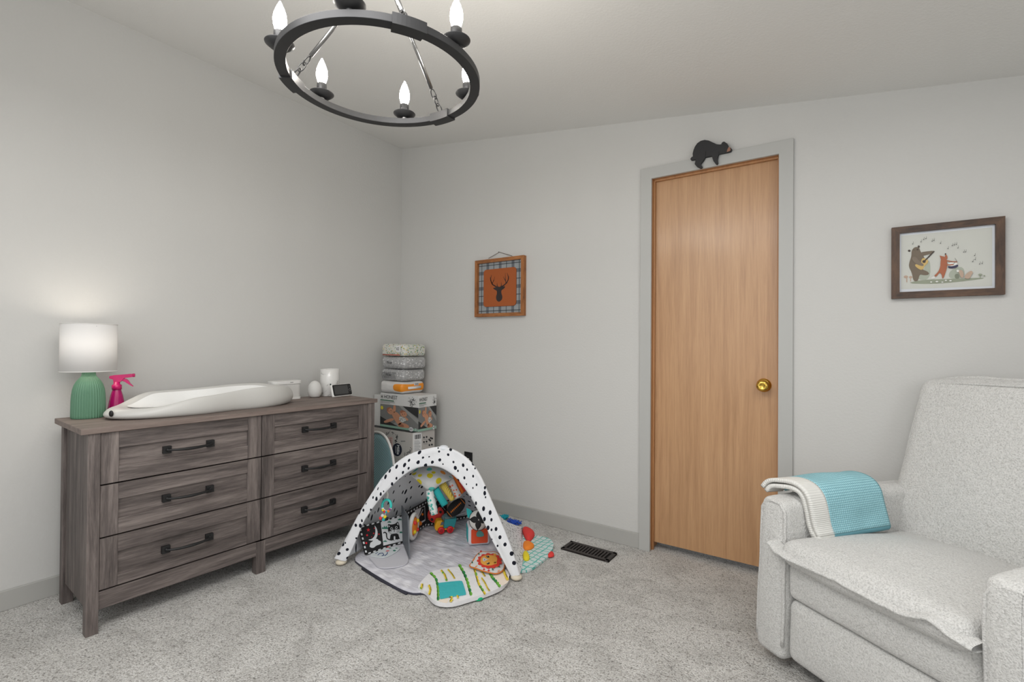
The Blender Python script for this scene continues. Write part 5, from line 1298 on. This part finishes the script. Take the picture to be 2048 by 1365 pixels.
for x in (-Lw, Lw):
    for y in (-.002, .058):
        mb = MB(); mb.lathe([(0, 0), (.016, 0), (.0195, .003), (.0195, .012), (.016, .015), (0, .015)], (x, y + .012, .0195), 24, M=My); whl = mb.build('wheel', m_tr, t)
        mb = MB(); mb.lathe([(.006, 0), (.008, .001), (.010, .0), (.0095, .002), (.006, .002)], (x, y - .0035, .0195), 20, M=My); mb.build('hub_ring', mat('toy_dark_red', rgb(180, 24, 34), .4), whl)
# ladybird behind it
c = F(*z5(850, 602), .105)
t = thing('ladybird_toy', 'round red toy with black spots hanging behind the toy truck', 'toy', (c.x, c.y, .055))
Md = Matrix.Rotation(math.atan2(CAM.y - c.y, CAM.x - c.x), 3, 'Z')
mb = MB(); mb.ball((0, 0, .050), .024, .050, .050, M=Md); mb.build('body', m_red, t)
for y, z in ((-.028, .066), (.026, .070), (-.022, .030), (.026, .028), (.0, .086), (.002, .014)):
    x = .024 * math.sqrt(max(0, 1 - (y / .05) ** 2 - ((z - .05) / .05) ** 2)); mb = MB(); mb.ball(Md @ Vector((x, y, z)), .003, .009, .009, M=Md, n=12, m_=6); mb.build('spot', m_k, t)
mb = MB(); mb.ball(Md @ Vector((0.005, 0, .10)), .016, .022, .016); mb.build('head', m_k, t)
mb = MB(); mb.tube([Vector((0, 0, .11)), Vector((.004, -.004, .20)), Vector((.006, -.006, .27))], .002, 6); mb.build('hanging_cord', m_w, t)
# hanging football
Vf = Vector((1.02, -.44, .25)); nf = (CAM - Vf).normalized()
c = PL(*z5(1012, 545), Vf, nf)
t = thing('plush_football', 'black plush football with orange laces hanging at the back of the tent', 'toy ball', c)
ux = (PL(*z5(1070, 490), Vf, nf) - c).normalized(); uy = nf.cross(ux).normalized(); Mf = Matrix((ux, uy, nf)).transposed()
pxm = (c - CAM).length / FPX / s5
mb = MB(); mb.ball((0, 0, 0), 84 * pxm, 50 * pxm, 34 * pxm, n=28, m_=16, M=Mf); mb.build('ball', m_k, t)
def surf(a, b): return Mf @ Vector((a * 84 * pxm, b * 50 * pxm, 34.6 * pxm * math.sqrt(max(0, 1 - a * a - b * b))))
mb = MB(); mb.tube([surf(-.62 + 1.24 * k / 14, .02) for k in range(15)], .0016, 6); mb.build('lace_seam', m_or, t)
for k in range(8):
    a = -.55 + 1.1 * k / 7; mb = MB(); mb.tube([surf(a - .03, -.14), surf(a, .02), surf(a + .03, .18)], .0014, 6); mb.build('lace', m_or, t)
for a in (-.80, .80):
    mb = MB(); mb.tube([surf(a, -.55 + 1.1 * k / 8) for k in range(9)], .0016, 6); mb.build('stripe', m_or, t)
top = c + Mf @ Vector((0, 40 * pxm, 0)); mb = MB(); mb.tube([c - c, Vector((-.01, .01, .075)), Vector((-.02, .02, .13))], .004, 6, flat=.3); mb.build('hanging_loop', m_w, t)
# activity cube
k0, k1 = F(*z5(1118, 853), .028), F(*z5(1280, 842), .028)
dv = k1 - k0; ang = math.atan2(dv.y, dv.x); s_ = dv.length * 1.02
t = thing('soft_cube', 'soft white cube with an orange front and teal elephant, inside the tent', 'toy cube', k0, ang)
kz = .101
mb = MB(); rbox(mb, (-.004, 0, 0), (s_, s_, kz), .012, (.003, .003, .003)); mb.build('cube', mat('cube_white', rgb(220, 218, 224), .85), t)
mb = MB(); mb.prism([(x, -.0040, z) for x, z in rrect(.010, .012, s_ - .012, kz - .012, .008)], (0, .004, 0)); mb.build('orange_face', mat('orange_red_felt', rgb(226, 84, 48), .85), t)
mb = MB(); mb.prism([(x, -.0062, z) for x, z in smooth_closed([(.036, .050), (.040, .076), (.058, .082), (.074, .070), (.082, .050), (.060, .046)], 2)], (0, .003, 0)); mb.build('elephant', mat('felt_teal', rgb(96, 160, 154), .85), t)
mb = MB(); mb.prism([(-.0075, y, z) for y, z in rrect(.012, .012, s_ - .012, kz - .012, .01)], (.004, 0, 0)); mb.build('teal_face', m_tealcl, t)
# black and white ball hanging in front of the cube
Vb = Vector((1.225, -.645, .16)); nb_ = (CAM - Vb).normalized(); c = PL(*z5(1192, 645), Vb, nb_); pxm = (c - CAM).length / FPX / s5
t = thing('petal_ball', 'black and white round petal patterned toy hanging in front of the white cube', 'toy ball', c)
ux = Vector((0, 0, 1)).cross(nb_).normalized(); uy = nb_.cross(ux).normalized(); Mb = Matrix((ux, uy, nb_)).transposed(); rb_ = 70 * pxm
mb = MB(); mb.ball((0, 0, 0), rb_, rb_ * 1.06, rb_ * .75, n=32, m_=20, M=Mb); mb.build('ball', mat('white_cotton', rgb(206, 204, 200), .85), t)
def bs(x, y): return Mb @ Vector((x * rb_, y * rb_ * 1.06, rb_ * .75 * math.sqrt(max(0, 1 - x * x - y * y)) * 1.02))
for a0 in (84, 176, 264, 356):
    mb = MB(); G = []
    for j in range(13):
        q = j / 12; r_ = .04 + .92 * q; wd = .31 * math.sin(PI * min(.97, q) ** .8); row = []
        for i in range(7):
            e = (i / 6 * 2 - 1) * wd; a = R_(a0); row.append(bs(r_ * math.cos(a) - e * math.sin(a), r_ * math.sin(a) + e * math.cos(a)) if (r_ ** 2 + e ** 2) < 1 else bs(*(Vector((r_ * math.cos(a) - e * math.sin(a), r_ * math.sin(a) + e * math.cos(a))).normalized() * .995)))
        G.append(row)
    mb.grid(G); mb.build('petal', m_k, t, solid=.002)
mb = MB(); mb.tube([bs(math.cos(a) * .985, math.sin(a) * .985) for a in [2 * PI * k / 40 for k in range(40)]], .0022, 6, closed=True); mb.build('seam', m_k, t)
mb = MB()
for k in range(5): mb.tube([Mb @ Vector((0, rb_ * 1.02, 0)), Mb @ Vector((.006 * (k - 2), rb_ * 1.25, .004)), Mb @ Vector((.010 * (k - 2), rb_ * 1.45 - .004 * abs(k - 2), 0))], .0035, 6)
mb.build('tuft', m_k, t)
mb = MB(); lf = [(1095, 548), (1125, 560), (1150, 590), (1125, 640), (1105, 620), (1098, 585)]
mb.prism([PL(*z5(x, y), Vb - nb_ * .03, nb_) - c for x, y in lf], -nb_ * .004); mb.build('leaf', m_tealcl, t)
# lion cloth
lz = .040
t = thing('lion_cloth', 'flat crinkle cloth with a red maned lion face lying on the leaf print flap', 'toy', F(*z5(1275, 975), lz - .012))
lo = smooth_closed([(1112, 1015), (1150, 975), (1165, 940), (1210, 895), (1270, 905), (1330, 898), (1370, 930), (1400, 965), (1405, 1000), (1392, 1050), (1335, 1078), (1270, 1062), (1220, 1050), (1165, 1028)], 2)
def lzf(x, y): return F(*z5(x, y), lz + .006 * math.sin((x - 1112) / 60) * .5)
P_ = [lzf(*q) for q in lo]; mb = MB(); mb.prism(P_, (0, 0, -.005)); mb.build('cloth', mat('lion_white', rgb(224, 224, 222), .8), t, world=True)
mb = MB(); i0 = [P_[k] for k in range(len(P_))]; mb.tube([p - Vector((0, 0, .002)) for p in P_], .0035, 6, closed=True); mb.build('orange_binding', mat('rust_binding', rgb(206, 118, 54), .8), t, world=True)
pr = Print(lambda x, y: F(*z7(x, y), lz + .003), (0, 0, 1), .0006)
pr.add([ell(*q, 14, 10, rnd.uniform(0, 90), 8) for q in ((850, 585), (940, 470), (1130, 680), (1215, 640))], m_gp, False); pr.add([star(*q, 18, 4, .6) for q in ((970, 435), (1240, 595), (1075, 695), (1010, 680))], m_rp, False); pr.add([ell(*q, 22, 6, -30, 8) for q in ((1190, 640), (905, 640), (870, 545), (1210, 700))], m_or)
pr.add(scallop(1085, 565, 150, 92, 13, .16, 0, 104), mat('lion_mane', rgb(222, 62, 44), .8))
pr.add([smooth_closed([(960, 560), (975, 510), (1050, 485), (1120, 490), (1180, 505), (1195, 550), (1170, 610), (1100, 635), (1020, 630), (970, 605)], 2), ell(1160, 482, 22, 16), ell(1165, 598, 22, 16)], mat('lion_face', rgb(238, 172, 76), .8))
pr.add(smooth_closed([(990, 540), (1010, 520), (1040, 545), (1085, 548), (1040, 560), (1015, 580), (995, 570)], 1), m_w)
pr.add([ell(1062, 512, 22, 12, 20), ell(1068, 606, 22, 12, -20)] + stroke([(1010, 545), (1025, 555), (1012, 565)], 4), m_k)
pr.add([ell(1056, 508, 6, 4), ell(1062, 602, 6, 4)], m_wt); pr.build('lion_face', t)
# teether hanging from the left leg of the arch
Vt = PL(*z5(455, 530), GA, GN) - GN * .06; c = PL(*z5(455, 530), Vt, GN)
t = thing('teether_ring', 'teal and white teether ring with coloured beads hanging from the left arch leg', 'teether', c)
ux = (PL(*z5(500, 530), Vt, GN) - c).normalized(); uy = GN.cross(ux).normalized()
if uy.z < 0: uy = -uy
pxm = (c - CAM).length / FPX / s5; rt = 34 * pxm
def rp(a): return ux * (rt * math.cos(a)) + uy * (rt * 1.25 * math.sin(a))
mb = MB(); mb.tube([rp(R_(-20 + 220 * k / 24)) for k in range(25)], .0068, 10); mb.build('ring', mat('teether_teal', rgb(58, 200, 190), .4), t)
mb = MB(); mb.tube([rp(R_(200 + 140 * k / 18)) for k in range(19)], .0070, 10); mb.build('white_grip', m_white, t)
for a, m_ in ((225, m_ye), (250, m_tr), (275, m_tealcl), (300, m_or), (325, mat('purple_bead', rgb(128, 60, 140), .5))):
    mb = MB(); mb.ball(rp(R_(a)) * 1.02 + GN * .006, .0065); mb.build('bead', m_, t)
mb = MB(); mb.tube([rp(R_(90)), rp(R_(90)) + Vector((.004, 0, .03)) , rp(R_(90)) + Vector((0, 0, .075)) + GN * .03], .007, 8, flat=.25, up=GN); mb.build('strap', mat('strap_cream', rgb(222, 220, 214), .8), t)
for dx, dy, m_ in ((-30, 70, m_w), (-44, 88, m_red), (-10, 80, m_ye), (4, 92, m_k), (-20, 96, m_tealcl)):
    mb = MB(); mb.ball(ux * dx * pxm - uy * dy * pxm, .009); mb.build('charm', m_, t)
mb = MB(); mb.tube([rp(R_(270)), -uy * 62 * pxm - ux * 10 * pxm, -uy * 92 * pxm - ux * 16 * pxm], .002, 6); mb.build('cord', m_w, t)
